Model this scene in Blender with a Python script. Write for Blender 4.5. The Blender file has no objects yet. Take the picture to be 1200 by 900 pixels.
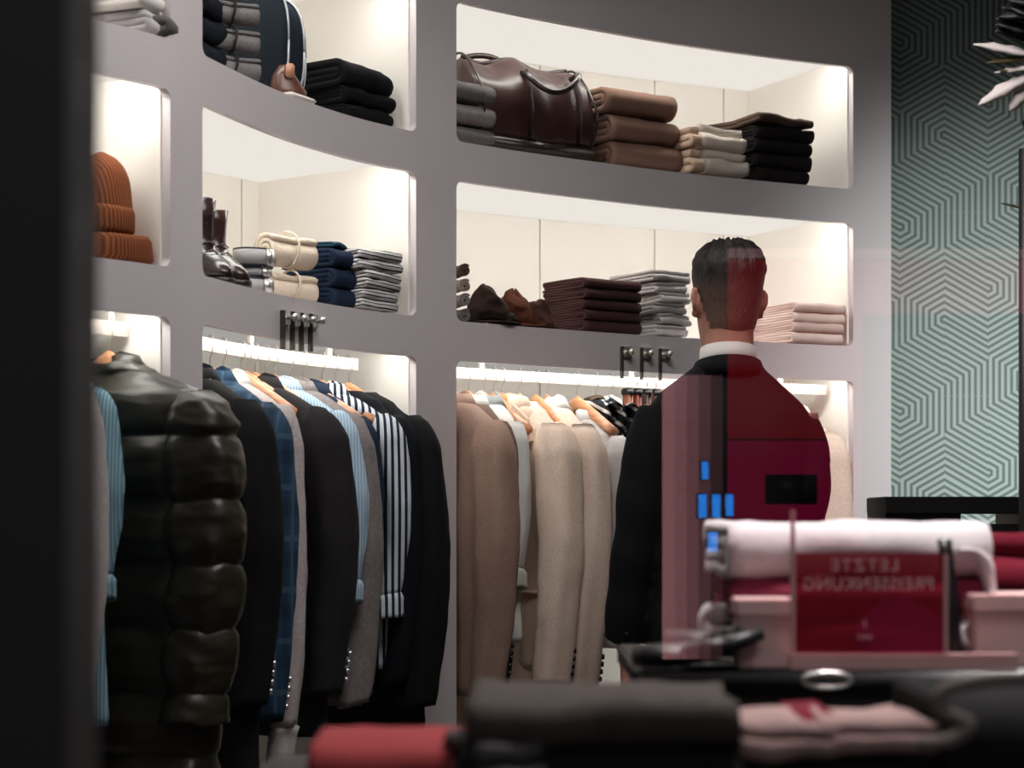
import bpy, bmesh, math, random
import numpy as np
from mathutils import Vector, Matrix, noise
random.seed(7)
sc = bpy.context.scene
COL = sc.collection
EYE = 1.14            # camera height above the shop floor

# ------------------------------------------------------------------ camera
cam = bpy.data.cameras.new('camera'); camo = bpy.data.objects.new('camera', cam); COL.objects.link(camo)
camo.location = (0, 0, EYE); camo.rotation_euler = (math.pi/2, 0, 0)
cam.sensor_width = 36; cam.lens = 72.0; cam.shift_y = 160/1200
cam.clip_start = 0.05
cam.dof.use_dof = True; cam.dof.focus_distance = 5.2; cam.dof.aperture_fstop = 4.3
sc.camera = camo
# ------------------------------------------------------------------ world and exposure
w = bpy.data.worlds.new('night'); sc.world = w; w.use_nodes = True
w.node_tree.nodes['Background'].inputs[0].default_value = (0.10, 0.10, 0.11, 1)
w.node_tree.nodes['Background'].inputs[1].default_value = 1.0
sc.view_settings.view_transform = 'Standard'; sc.view_settings.look = 'None'
sc.view_settings.exposure = 0.0; sc.view_settings.gamma = 1.0
sc.cycles.max_bounces = 8; sc.cycles.transparent_max_bounces = 12
LED = 40.             # strength of the light strips in the compartments
def area(name, loc, rot, sx, sy, power, color=(1, .95, .9)):
    l = bpy.data.lights.new(name, 'AREA'); l.shape = 'RECTANGLE'; l.size = sx; l.size_y = sy
    l.energy = power; l.color = color
    o = bpy.data.objects.new(name, l); COL.objects.link(o); o.location = loc; o.rotation_euler = rot
    return o
area('ceiling_light_panel', (0.3, 3.6, 3.05), (0, 0, 0), 1.2, 1.2, 36, (1, .95, .94))
area('ceiling_spot_panel', (0.75, 2.5, 3.0), (0, 0, 0),   .35, .35, 22, (1, .95, .95)).data.spread = math.radians(100)
area('outdoor_fill_panel', (.3, -2.2, 4.2), (math.radians(-18), 0, 0), 1.2, .6, 70, (.95, .97, 1))  # added outdoor fill: brightens jamb and facade, lifting the blacks in the pane
wl = area('wall_washer_light', (2.3, 4.1, 2.95), (0, 0, 0), .4, .3, 15, (.98, 1, .99)); wl.data.spread = math.radians(56); wl.rotation_euler = (Vector((1.75, 6.7, 1.0))-Vector(wl.location)).to_track_quat('-Z', 'Y').to_euler()
area('ceiling_light_panel', (-1.5, 1.0, 3.05), (0, math.radians(30), 0), .6, .6, 3, (1, .95, .93))

# ------------------------------------------------------------------ materials
MATS = {}
def lin(c):
    return tuple(((v/255)/12.92 if v/255 <= .04045 else ((v/255+.055)/1.055)**2.4) for v in c) + (1,)
class NT:
    def __init__(s, name):
        s.m = bpy.data.materials.new(name); s.m.use_nodes = True; s.t = s.m.node_tree
        s.b = s.t.nodes['Principled BSDF']; s.out = s.t.nodes['Material Output']
    def n(s, typ, **kw):
        nd = s.t.nodes.new(typ)
        for k, v in kw.items(): setattr(nd, k, v)
        return nd
    def l(s, a, b): s.t.links.new(a, b)
    def math(s, op, a, b=None, c=None):
        nd = s.n('ShaderNodeMath', operation=op)
        for i, v in enumerate((a, b, c)):
            if v is None: continue
            if isinstance(v, (int, float)): nd.inputs[i].default_value = v
            else: s.l(v, nd.inputs[i])
        return nd.outputs[0]
    def coord(s):
        tc = s.n('ShaderNodeTexCoord'); return tc.outputs['Object']
    def noise(s, scale, detail=3, vec=None):
        nd = s.n('ShaderNodeTexNoise'); nd.inputs['Scale'].default_value = scale; nd.inputs['Detail'].default_value = detail
        s.l(vec or s.coord(), nd.inputs['Vector']); return nd.outputs['Fac']
    def mix(s, fac, a, b):
        nd = s.n('ShaderNodeMix', data_type='RGBA')
        if isinstance(fac, (int, float)): nd.inputs[0].default_value = fac
        else: s.l(fac, nd.inputs[0])
        for k, v in ((6, a), (7, b)):
            if isinstance(v, tuple): nd.inputs[k].default_value = v
            else: s.l(v, nd.inputs[k])
        return nd.outputs[2]
    def bump(s, h, strength=.3, dist=.002):
        nd = s.n('ShaderNodeBump'); nd.inputs['Strength'].default_value = strength; nd.inputs['Distance'].default_value = dist
        s.l(h, nd.inputs['Height']); s.l(nd.outputs[0], s.b.inputs['Normal'])
def cloth(name, rgb, var=.16, rough=.9, scale=260, wear=None, sheen=.0, bump=.35):
    if name in MATS: return MATS[name]
    k = NT(name); c = lin(rgb); d = tuple(v*(1-var*1.6) for v in c[:3]) + (1,); e = tuple(min(1, v*(1+var)) for v in c[:3]) + (1,)
    f = k.noise(scale, 2); g = k.noise(9, 3)
    base = k.mix(f, d, e)
    base = k.mix(k.math('MULTIPLY', g, .35), base, wear and lin(wear) or d)
    k.l(base, k.b.inputs['Base Color']); k.b.inputs['Roughness'].default_value = rough
    k.b.inputs['Sheen Weight'].default_value = sheen; k.b.inputs['Sheen Roughness'].default_value = .5
    k.b.inputs['Specular IOR Level'].default_value = .15
    k.bump(f, bump, .0012)
    MATS[name] = k.m; return k.m
def striped(name, rgb, rgb2, freq=60, duty=.35, direction=(.7, .7, 0), rough=.9):
    if name in MATS: return MATS[name]
    k = NT(name); co = k.coord(); dot = k.n('ShaderNodeVectorMath', operation='DOT_PRODUCT'); k.l(co, dot.inputs[0]); dot.inputs[1].default_value = direction
    fr = k.math('FRACT', k.math('MULTIPLY', dot.outputs['Value'], freq))
    fac = k.math('LESS_THAN', fr, duty)
    k.l(k.mix(fac, lin(rgb), lin(rgb2)), k.b.inputs['Base Color']); k.b.inputs['Roughness'].default_value = rough
    k.b.inputs['Specular IOR Level'].default_value = .15
    k.bump(k.noise(220, 2), .3, .001)
    MATS[name] = k.m; return k.m
def plaid(name, rgb, dark, light, f=9):
    if name in MATS: return MATS[name]
    k = NT(name); co = k.coord(); sep = k.n('ShaderNodeSeparateXYZ'); k.l(co, sep.inputs[0])
    h = k.math('ADD', sep.outputs[0], sep.outputs[1])
    a = k.math('LESS_THAN', k.math('FRACT', k.math('MULTIPLY', sep.outputs[2], f)), .12)
    b = k.math('LESS_THAN', k.math('FRACT', k.math('MULTIPLY', h, f*2.2)), .16)
    a2 = k.math('LESS_THAN', k.math('FRACT', k.math('ADD', k.math('MULTIPLY', sep.outputs[2], f), .5)), .3)
    b2 = k.math('LESS_THAN', k.math('FRACT', k.math('ADD', k.math('MULTIPLY', h, f*2.2), .5)), .35)
    c = k.mix(k.math('MULTIPLY', k.math('ADD', a2, b2), .3), lin(rgb), lin(dark))
    c = k.mix(k.math('MULTIPLY', k.math('MAXIMUM', a, b), .32), c, lin(light))
    k.l(c, k.b.inputs['Base Color']); k.b.inputs['Roughness'].default_value = .92; k.b.inputs['Specular IOR Level'].default_value = .15
    k.bump(k.noise(250, 2), .3, .001)
    MATS[name] = k.m; return k.m
def plain(name, rgb, rough=.5, metal=0., emit=0., var=.06, scale=30, spec=.5, bump=0.):
    if name in MATS: return MATS[name]
    k = NT(name); c = lin(rgb); f = k.noise(scale, 4)
    k.l(k.mix(f, tuple(v*(1-var) for v in c[:3])+(1,), tuple(min(1, v*(1+var)) for v in c[:3])+(1,)), k.b.inputs['Base Color'])
    k.b.inputs['Roughness'].default_value = rough; k.b.inputs['Metallic'].default_value = metal
    k.b.inputs['Specular IOR Level'].default_value = spec
    if bump: k.bump(f, bump, .002)
    if emit:
        k.b.inputs['Emission Color'].default_value = c; k.b.inputs['Emission Strength'].default_value = emit
    MATS[name] = k.m; return k.m
def emitter(name, col, strength):
    k = NT(name); e = k.n('ShaderNodeEmission'); e.inputs[0].default_value = (*col, 1); e.inputs[1].default_value = strength
    k.l(e.outputs[0], k.out.inputs[0]); k.t.nodes.remove(k.b); return k.m
def leather(name, rgb, rough=.32, var=.35):
    if name in MATS: return MATS[name]
    k = NT(name); c = lin(rgb); f = k.noise(14, 5); g = k.noise(420, 2)
    k.l(k.mix(f, tuple(v*(1-var) for v in c[:3])+(1,), tuple(v*(1+var) for v in c[:3])+(1,)), k.b.inputs['Base Color'])
    k.b.inputs['Roughness'].default_value = rough; k.bump(g, .25, .0008)
    MATS[name] = k.m; return k.m
def wood(name, rgb):
    if name in MATS: return MATS[name]
    k = NT(name); wv = k.n('ShaderNodeTexWave'); wv.inputs['Scale'].default_value = 18; wv.inputs['Distortion'].default_value = 6; wv.bands_direction = 'Z'
    k.l(k.coord(), wv.inputs['Vector']); c = lin(rgb)
    k.l(k.mix(wv.outputs['Fac'], tuple(v*.8 for v in c[:3])+(1,), c), k.b.inputs['Base Color']); k.b.inputs['Roughness'].default_value = .4
    MATS[name] = k.m; return k.m

M_paint = plain('paint_shelf', (205, 198, 200), .42, var=.02, scale=6)
M_back = plain('panel_cream', (244, 240, 232), .6, var=.015, scale=5)
M_black = plain('black_metal', (14, 14, 15), .45, var=.2)
M_chrome = plain('chrome', (214, 210, 206), .30, .85)
M_rail = plain('rail_white_metal', (196, 186, 178), .45, .2)
M_wood = wood('hanger_wood', (206, 146, 106))
M_led = emitter('light_strip', (1, .965, .91), LED)
M_led2 = emitter('light_strip_hanging', (1, .965, .91), LED*.8)
M_lining_glow = emitter('glowing_lining', (1, .93, .86), .95)  # added glow on the compartment ceiling linings, evening them with the backs
M_lining_glow2 = emitter('glowing_lining_hanging', (1, .965, .91), .42)

# ------------------------------------------------------------------ mesh helpers
def mesh_obj(name, verts, faces, mat, parent=None, smooth=True, loc=None, rot=None, mats=None, midx=None):
    me = bpy.data.meshes.new(name); me.from_pydata([tuple(v) for v in verts], [], faces); me.validate(); me.update()
    if smooth: me.polygons.foreach_set('use_smooth', [True]*len(me.polygons))
    for m in (mats or [mat]): me.materials.append(m)
    if midx: me.polygons.foreach_set('material_index', midx[:len(me.polygons)])
    bm = bmesh.new(); bm.from_mesh(me); bmesh.ops.recalc_face_normals(bm, faces=bm.faces); bm.to_mesh(me); bm.free()
    o = bpy.data.objects.new(name, me); COL.objects.link(o)
    if parent: o.parent = parent
    if loc is not None: o.location = loc
    if rot is not None: o.rotation_euler = rot
    return o
class MB:
    """collects shapes of ONE part"""
    def __init__(s): s.v = []; s.f = []
    def add(s, v, f):
        k = len(s.v); s.v += [tuple(x) for x in v]; s.f += [tuple(i+k for i in q) for q in f]; return s
    def box(s, x0, x1, y0, y1, z0, z1, b=0.0):
        bm = bmesh.new(); bmesh.ops.create_cube(bm, size=1)
        for v in bm.verts: v.co = Vector(((x0+x1)/2+v.co.x*(x1-x0), (y0+y1)/2+v.co.y*(y1-y0), (z0+z1)/2+v.co.z*(z1-z0)))
        if b: bmesh.ops.bevel(bm, geom=bm.edges[:], offset=b, segments=2, affect='EDGES')
        bm.verts.index_update(); s.add([v.co.copy() for v in bm.verts], [[v.index for v in f.verts] for f in bm.faces]); bm.free(); return s
    def loft(s, rings, cap0=True, cap1=True):
        n = len(rings[0]); v = [p for r in rings for p in r]; f = []
        for i in range(len(rings)-1):
            for j in range(n): f.append((i*n+j, i*n+(j+1) % n, (i+1)*n+(j+1) % n, (i+1)*n+j))
        if cap0: f.append(tuple(range(n))[::-1])
        if cap1: f.append(tuple((len(rings)-1)*n+j for j in range(n)))
        return s.add(v, f)
    def tube(s, pts, rad, n=10, cap=True, flat=1.0):
        pts = [Vector(p) for p in pts]; rings = []; up = Vector((0, 0, 1)); prev = None
        for i, p in enumerate(pts):
            t = (pts[min(i+1, len(pts)-1)]-pts[max(i-1, 0)])
            if t.length < 1e-9: t = Vector((0, 0, 1))
            t.normalize()
            if prev is None:
                a = t.cross(up)
                if a.length < .1: a = t.cross(Vector((1, 0, 0)))
                a.normalize()
            else:
                a = prev - t*prev.dot(t); a.normalize()
            prev = a; b = t.cross(a)
            r = rad[i] if isinstance(rad, (list, tuple)) else rad
            rings.append([p + a*math.cos(2*math.pi*j/n)*r + b*math.sin(2*math.pi*j/n)*r*flat for j in range(n)])
        return s.loft(rings, cap, cap)
    def ball(s, c, rx, ry, rz, n=14, m=9):
        rings = []
        for i in range(m+1):
            a = math.pi*(i+.02)/(m+.04) ; r = max(math.sin(a), .02)
            rings.append([(c[0]+rx*r*math.cos(2*math.pi*j/n), c[1]+ry*r*math.sin(2*math.pi*j/n), c[2]-rz*math.cos(a)) for j in range(n)])
        return s.loft(rings)
    def wob(s, amp, sc_=8., seed=0, zk=1.):
        off = Vector((seed*3.7, seed*1.9, seed*.7))
        s.v = [tuple(Vector(p)+noise.noise_vector(Vector((p[0], p[1], p[2]*zk))*sc_+off)*amp) for p in s.v]; return s
    def xf(s, M): s.v = [tuple(M @ Vector(p)) for p in s.v]; return s
    def build(s, name, mat, parent=None, smooth=True, sub=0, **k):
        o = mesh_obj(name, s.v, s.f, mat, parent, smooth, **k)
        if sub:
            m = o.modifiers.new('sub', 'SUBSURF'); m.levels = sub; m.render_levels = sub
        return o
def empty(name, loc=(0, 0, 0), rz=0):
    o = bpy.data.objects.new(name, None); COL.objects.link(o); o.location = loc; o.rotation_euler = (0, 0, rz); o.empty_display_size = .05; return o
def tag(o, label=None, cat=None, group=None, kind=None):
    if label: o['label'] = label
    if cat: o['category'] = cat
    if group: o['group'] = group
    if kind: o['kind'] = kind
    return o
def W(px, py, D): return Vector(((px-600)/2400*D, D, EYE+(610-py)/2400*D))
def remesh(o, vox, smooth_it=3):
    m = o.modifiers.new('r', 'REMESH'); m.mode = 'VOXEL'; m.voxel_size = vox; m.use_smooth_shade = True
    if smooth_it:
        q = o.modifiers.new('s', 'SMOOTH'); q.iterations = smooth_it; q.factor = .5
    dg = bpy.context.evaluated_depsgraph_get(); dg.update()
    me = bpy.data.meshes.new_from_object(o.evaluated_get(dg)); o.modifiers.clear()
    old = o.data; o.data = me
    if not me.materials:
        for mm in old.materials: me.materials.append(mm)
    return o
def sup(cx, cy, z, rx, ry, n=24, p=2.4):
    r = []
    for j in range(n):
        a = 2*math.pi*j/n; c, s_ = math.cos(a), math.sin(a)
        r.append((cx+rx*math.copysign(abs(c)**(2/p), c), cy+ry*math.copysign(abs(s_)**(2/p), s_), z))
    return r

# ------------------------------------------------------------------ the curve of the shelving wall (front line seen from above)
KN = [(-60, 3.86), (0, 3.93), (60, 4.0), (120, 4.095), (200, 4.24), (237, 4.385), (300, 4.65), (345, 4.83), (390, 4.985), (433, 5.12), (488, 5.26), (535, 5.39), (633, 5.58),
      (700, 5.70), (767, 5.825), (830, 5.925), (900, 6.03), (1000, 6.17), (1045, 6.235)]
kp = [np.array([(p-600)/2400*d, d]) for p, d in KN]
def catmull(P, k=14):
    out = []
    for i in range(len(P)-1):
        p0, p1, p2, p3 = P[max(i-1, 0)], P[i], P[i+1], P[min(i+2, len(P)-1)]
        for j in range(k):
            t = j/k
            out.append(.5*((2*p1)+(-p0+p2)*t+(2*p0-5*p1+4*p2-p3)*t*t+(-p0+3*p1-3*p2+p3)*t**3))
    out.append(P[-1]); return np.array(out)
CV = catmull(kp)
for _ in range(60):   # even the bends out a little
    q = CV.copy(); q[1:-1] = .5*CV[1:-1]+.25*(CV[:-2]+CV[2:]); CV = q
SEG = np.r_[0, np.cumsum(np.linalg.norm(np.diff(CV, axis=0), axis=1))]; SMAX = SEG[-1]
TG = np.gradient(CV, SEG, axis=0); TG /= np.linalg.norm(TG, axis=1)[:, None]
for _ in range(40):
    q = TG.copy(); q[1:-1] = .5*TG[1:-1]+.25*(TG[:-2]+TG[2:]); TG = q
TG /= np.linalg.norm(TG, axis=1)[:, None]
def at(s, inset=0.):
    x, y = np.interp(s, SEG, CV[:, 0]), np.interp(s, SEG, CV[:, 1])
    tx, ty = np.interp(s, SEG, TG[:, 0]), np.interp(s, SEG, TG[:, 1]); h = math.hypot(tx, ty); tx /= h; ty /= h
    return x - inset*ty, y + inset*tx, tx, ty           # inward = (-ty, tx)
def s_at(px, inset=0.):
    S = np.linspace(0, SMAX, 1500); P = [at(s, inset) for s in S]
    v = np.array([600+2400*p[0]/p[1] for p in P]); return float(S[np.argmin(abs(v-px))])
DEPTH = .56
LIP = .034
ZB0, ZB1, ZA0, ZA1, ZT = EYE+.421, EYE+.525, EYE+.894, EYE+.998, EYE+1.366
def slab(mb, s0, s1, i0, i1, z0, z1, k=28):
    """a curved slab between two arc positions, two insets and two heights"""
    rings = []
    for j in range(k+1):
        s = s0+(s1-s0)*j/k; a = at(s, i0); b = at(s, i1)
        rings.append([(a[0], a[1], z0), (b[0], b[1], z0), (b[0], b[1], z1), (a[0], a[1], z1)])
    return mb.loft(rings)
def fillet(mb, s, ds, z, dz, r=.022, d=.02):
    """concave corner piece in the face plane; ds, dz = +-1 tell which way the opening lies"""
    out = [(0, 0)] + [(r-r*math.cos(a), r-r*math.sin(a)) for a in [math.pi/2*t/6 for t in range(7)]]
    ra, rb = [], []
    for u, v in out:
        a = at(s+ds*u, 0); b = at(s+ds*u, d)
        ra.append((a[0], a[1], z+dz*v)); rb.append((b[0], b[1], z+dz*v))
    return mb.loft([ra, rb])

# ------------------------------------------------------------------ room
def structure(o, kind='structure'): o['kind'] = kind; return o
M_floor = wood('floor_oak', (70, 58, 50)); M_wallp = plain('wall_dark_paint', (60, 58, 58), .8)
FX0, FX1, FY0, FY1, CZ = -1.9, 3.4, 1.24, 6.7, 3.12
fl = empty('floor'); structure(fl)
for i in range(24):
    mb = MB(); x0 = FX0+(FX1-FX0)*i/24; mb.box(x0+.001, x0+(FX1-FX0)/24-.001, FY0, FY1, -.03, 0, .0015); mb.build('plank', M_floor, fl, smooth=False)
ce = MB().box(FX0, FX1, FY0, FY1+.5, CZ, CZ+.06).build('ceiling', plain('ceiling_paint', (150, 146, 146), .8), smooth=False); structure(ce)
structure(MB().box(FX0-.08, FX0, FY0, FY1, 0, CZ).build('wall_left', M_wallp, smooth=False))
structure(MB().box(FX1, FX1+.08, FY0, FY1+.5, 0, CZ).build('wall_right', M_wallp, smooth=False))
# patterned wallpaper: concentric hexagons printed in dark green grey on sage
YW = 6.7
def wallpaper():
    k = NT('wallpaper_hexagon_lines'); sep = k.n('ShaderNodeSeparateXYZ'); k.l(k.coord(), sep.inputs[0])
    sc_ = 2400/YW
    U = k.math('ADD', k.math('MULTIPLY', sep.outputs[0], sc_), 600.)
    V = k.math('SUBTRACT', 610+EYE*sc_, k.math('MULTIPLY', sep.outputs[2], sc_))
    res = None; wide = None; P = 103.4; H = 216.; SP = 7.05
    for c in range(3):
        for e, sg in ((0, 1.), (1, -1.)):      # right-hand and left-hand end caps of the nested lines
            xc = 1055+P*c+P/2*e; yc = 50+72*c+108.4*e
            dx = k.math('MULTIPLY', k.math('WRAP', k.math('SUBTRACT', U, xc), P*1.5, -P*1.5), sg)
            dy0 = k.math('MULTIPLY', k.math('SUBTRACT', V, yc), sg)
            dy = k.math('ABSOLUTE', k.math('WRAP', dy0, H/2, -H/2))
            hexd = k.math('MAXIMUM', dx, k.math('ADD', k.math('MULTIPLY', dx, .5), k.math('MULTIPLY', dy, .866)))
            raw = k.math('MULTIPLY', k.math('WRAP', k.math('SUBTRACT', U, xc), P*1.5, -P*1.5), sg)
            u = k.math('WRAP', k.math('SUBTRACT', dy0, k.math('MULTIPLY', raw, .577)), H, 0.)      # distance below (above) the cap's own middle line
            ok = k.math('MULTIPLY', k.math('LESS_THAN', u, 66.), k.math('MULTIPLY', k.math('LESS_THAN', dx, 0.), k.math('GREATER_THAN', dx, -P/2)))
            st = k.math('ADD', k.math('MULTIPLY', u, .866), k.math('MULTIPLY', k.math('SUBTRACT', 1., ok), 999.))
            near = k.math('MULTIPLY', k.math('GREATER_THAN', dx, 0.), k.math('LESS_THAN', dx, P/2+.01))
            hx = k.math('ADD', hexd, k.math('MULTIPLY', k.math('SUBTRACT', 1., near), 999.))
            e2 = k.math('MULTIPLY', k.math('MULTIPLY', hexd, k.math('LESS_THAN', k.math('WRAP', dy0, H/2, -H/2), -18.)), k.math('MULTIPLY', k.math('GREATER_THAN', dx, P/2), k.math('LESS_THAN', dx, P)))
            wide = e2 if wide is None else k.math('MAXIMUM', wide, e2)
            h = k.math('MINIMUM', st, hx)
            res = h if res is None else k.math('MINIMUM', res, h)
    gap = k.math('GREATER_THAN', res, 500.)
    res = k.math('ADD', k.math('MULTIPLY', res, k.math('SUBTRACT', 1., gap)), k.math('MULTIPLY', wide, gap))
    fr = k.math('FRACT', k.math('ADD', k.math('DIVIDE', res, SP), .5))
    tri = k.math('ABSOLUTE', k.math('SUBTRACT', fr, .5))
    mr = k.n('ShaderNodeMapRange'); k.l(tri, mr.inputs[0]); mr.inputs[1].default_value = .2; mr.inputs[2].default_value = .32
    k.l(k.mix(mr.outputs[0], lin((160, 174, 169)), lin((92, 108, 104))), k.b.inputs['Base Color']); k.b.inputs['Roughness'].default_value = .65
    return k.m
structure(MB().box(.9, FX1, YW, YW+.08, 0, CZ).build('wall_back', wallpaper(), smooth=False))
structure(MB().box(FX0, .9, YW+.02, YW+.1, 0, CZ).build('wall_back_plain', M_wallp, smooth=False))

# ------------------------------------------------------------------ shelving bays
def bay(label, sL, sR, seams, zl_top=ZT, up_left=None, up_right=None, top_z=2.95):
    root = empty('shelf_bay', (0, 0, 0)); tag(root, label, 'shelving', 'bays of the curved built-in shelving wall')
    for z0, z1, nm in ((ZB0, ZB1, 'shelf_board'), (ZA0, ZA1, 'shelf_board'), (0.0, .10, 'plinth'), (zl_top, top_z, 'fascia')):
        mb = MB()
        if nm == 'plinth': slab(mb, sL, sR, .02, DEPTH-.002, z0, z1)
        else:      # a front lip hides the light strip in the recess behind it
            slab(mb, sL, sR, 0, .018, z0, z1); slab(mb, sL, sR, .018, DEPTH-.002, z0+LIP, z1)
        if nm != 'plinth':
            for s, ds in ((sL, 1), (sR, -1)):
                if nm != 'fascia': fillet(mb, s, ds, z1, 1)
                fillet(mb, s, ds, z0, -1)
        mb.build(nm, M_paint, root, smooth=False)
    # back panels between the joints, each a board of its own
    edges = [sL-.12] + seams + [sR+.12]
    for z0, z1 in ((.10, ZB0), (ZB1, ZA0), (ZA1, zl_top)):
        for a, b in zip(edges[:-1], edges[1:]):
            mb = MB(); slab(mb, max(a, sL)+.002, min(b, sR)-.002, DEPTH, DEPTH+.018, z0-.02, z1+LIP, 12); mb.build('back_panel', M_back, root, smooth=False)
    for sE, sg in ((sL, 1), (sR, -1)):
        for z0, z1 in ((.10, ZB0), (ZB1, ZA0), (ZA1, zl_top)):
            a0 = at(sE, .022); b0 = at(sE, DEPTH); a1 = at(sE+sg*.006, .022); b1 = at(sE+sg*.006, DEPTH)
            mb = MB(); mb.loft([[(a0[0], a0[1], z0), (b0[0], b0[1], z0), (b1[0], b1[1], z0), (a1[0], a1[1], z0)], [(a0[0], a0[1], z1+LIP), (b0[0], b0[1], z1+LIP), (b1[0], b1[1], z1+LIP), (a1[0], a1[1], z1+LIP)]])
            mb.build('side_lining', M_back, root, smooth=False)
    for z1 in (ZB0, ZA0, zl_top):
        mb = MB(); slab(mb, sL+.008, sR-.008, .0185, DEPTH-.004, z1+LIP-.004, z1+LIP-.0005, 28); tag(mb.build('ceiling_lining_glow', M_lining_glow2 if z1 == ZB0 else M_lining_glow, root, smooth=False), 'white compartment ceiling lining with added glow')
        mb = MB(); slab(mb, sL+.03, sR-.03, .024, .044, z1+LIP-.013, z1+LIP-.0045, 20); tag(mb.build('light_strip', M_led2 if z1 == ZB0 else M_led, root, smooth=False), 'glowing warm white light strip')
    for (u0, u1) in [u for u in (up_left, up_right) if u]:
        mb = MB(); slab(mb, u0, u1, 0, DEPTH+.02, 0, top_z, 8); mb.build('upright', M_paint, root, smooth=False)
    return root
s_ = dict((p, s_at(p)) for p in (-50, 200, 237, 488, 535, 1000, 1044))
bayLL = bay('narrow shelving bay beside the black window frame', s_[-50]+.0, s_[200], [s_at(160, DEPTH)], up_right=(s_[200], s_[237]))
bayL = bay('middle shelving bay with double-bent front holding boots and belts', s_[237], s_[488], [s_at(283, DEPTH)], up_right=(s_[488], s_[535]))
bayR = bay('wide shelving bay holding the brown leather bag', s_[535], s_[1000], [s_at(633, DEPTH), s_at(767, DEPTH), s_at(848, DEPTH)], up_right=(s_[1000], s_[1044]))

# hanging rails
RZ = EYE+.399
RIN = .10
def rail(s0, s1, label):
    r = empty('clothes_rail', (0, 0, 0)); tag(r, label, 'clothes rail', 'hanging rails under the shelves')
    mb = MB(); slab(mb, s0, s1, RIN-.005, RIN+.005, RZ-.016, RZ+.014, 40); mb.build('bar', M_rail, r, smooth=False)
    for f in (.12, .5, .88):
        s = s0+(s1-s0)*f; a = at(s, RIN); mb = MB(); mb.box(-.008, .008, -.004, .004, RZ+.01, ZB0+LIP-.004); o = mb.build('bracket', M_rail, r, smooth=False)
        o.location = (a[0], a[1], 0); o.rotation_euler = (0, 0, math.atan2(a[3], a[2]))
    return r
rail(s_[-50]+.02, s_[200]-.02, 'rail carrying the puffer coat beside the window frame')
rail(s_[237]+.008, s_at(418, RIN), 'pale metal rail carrying the dark and blue clothes')
rail(s_[535]+.008, s_[1000]-.03, 'pale metal rail carrying the beige and brown clothes')

# coat hooks on the lower shelf fronts
def coat_hook(px, label, py, group):
    s = s_at(px); a = at(s); r = empty('coat_hook', (a[0], a[1], EYE+(610-py)/2400*a[1]), math.atan2(a[3], a[2]))
    tag(r, label, 'hook', group)
    MB().box(-.017, .017, -.010, -.0003, -.016, .016, .002).build('plate', M_chrome, r, smooth=False)
    mb = MB(); mb.tube([(0, -.009, 0), (0, -.022, 0), (0, -.026, 0), (0, -.034, 0)], [.005, .005, .0095, .0085], 12); mb.build('knob', M_chrome, r)
    MB().box(-.021, -.017, -.014, -.0003, -.075, .016, .001).build('drop_arm', plain('dark_steel', (96, 88, 84), .3, .9), r, smooth=False)
for i, (px, py) in enumerate(((333, 372.5), (344, 374), (355, 375.5), (366, 376.5))):
    coat_hook(px, ['first chrome hook above the blue plaid jacket', 'second chrome hook of the four above the navy clothes', 'third chrome hook of the four above the navy clothes', 'last chrome hook of the four, nearest the striped shirts'][i], py, 'hooks on the middle bay')
for i, (px, py) in enumerate(((733, 413), (756, 414.5), (778, 415.5))):
    coat_hook(px, ['first chrome hook above the patterned scarves', 'middle chrome hook above the leather belts', 'chrome hook nearest the shoulder of the man'][i], py, 'hooks on the wide bay')

# ------------------------------------------------------------------ hangers and garments
def frame_at(s, inset): a = at(s, inset); return a, math.atan2(-a[2], a[3])   # local x -> outward normal (ty,-tx), local y -> tangent
def hanger(px, label, rz=0, W_=.175, mat=None):
    s = s_at(px, RIN) if not isinstance(px, tuple) else px[0]
    a, th = frame_at(s, RIN)
    r = empty('clothes_hanger', (a[0], a[1], RZ), th+rz); tag(r, label, 'hanger', 'hangers on the rails')
    mb = MB(); rings = []
    for i in range(15):
        u = -1+2*i/14; x = u*W_; z = -.070-.084*abs(u)**1.06; hh = .024*(1-.45*abs(u)); dd = .010+.010*abs(u)**2; y = -.012*abs(u)**2
        rings.append([(x, y+dd*math.cos(t)*1., z+hh*math.sin(t)) for t in [2*math.pi*q/10 for q in range(10)]])
    mb.loft(rings); mb.build('bar', mat or M_wood, r)
    mb = MB(); pts = [(0, 0, -.055), (0, 0, -.03), (.010, 0, -.016), (.013, 0, .006), (.008, 0, .019), (0, 0, .022), (-.009, 0, .017), (-.012, 0, .002)]
    mb.tube(pts, .0018, 6); mb.build('hook', M_chrome, r)
    return s, th+rz

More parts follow.
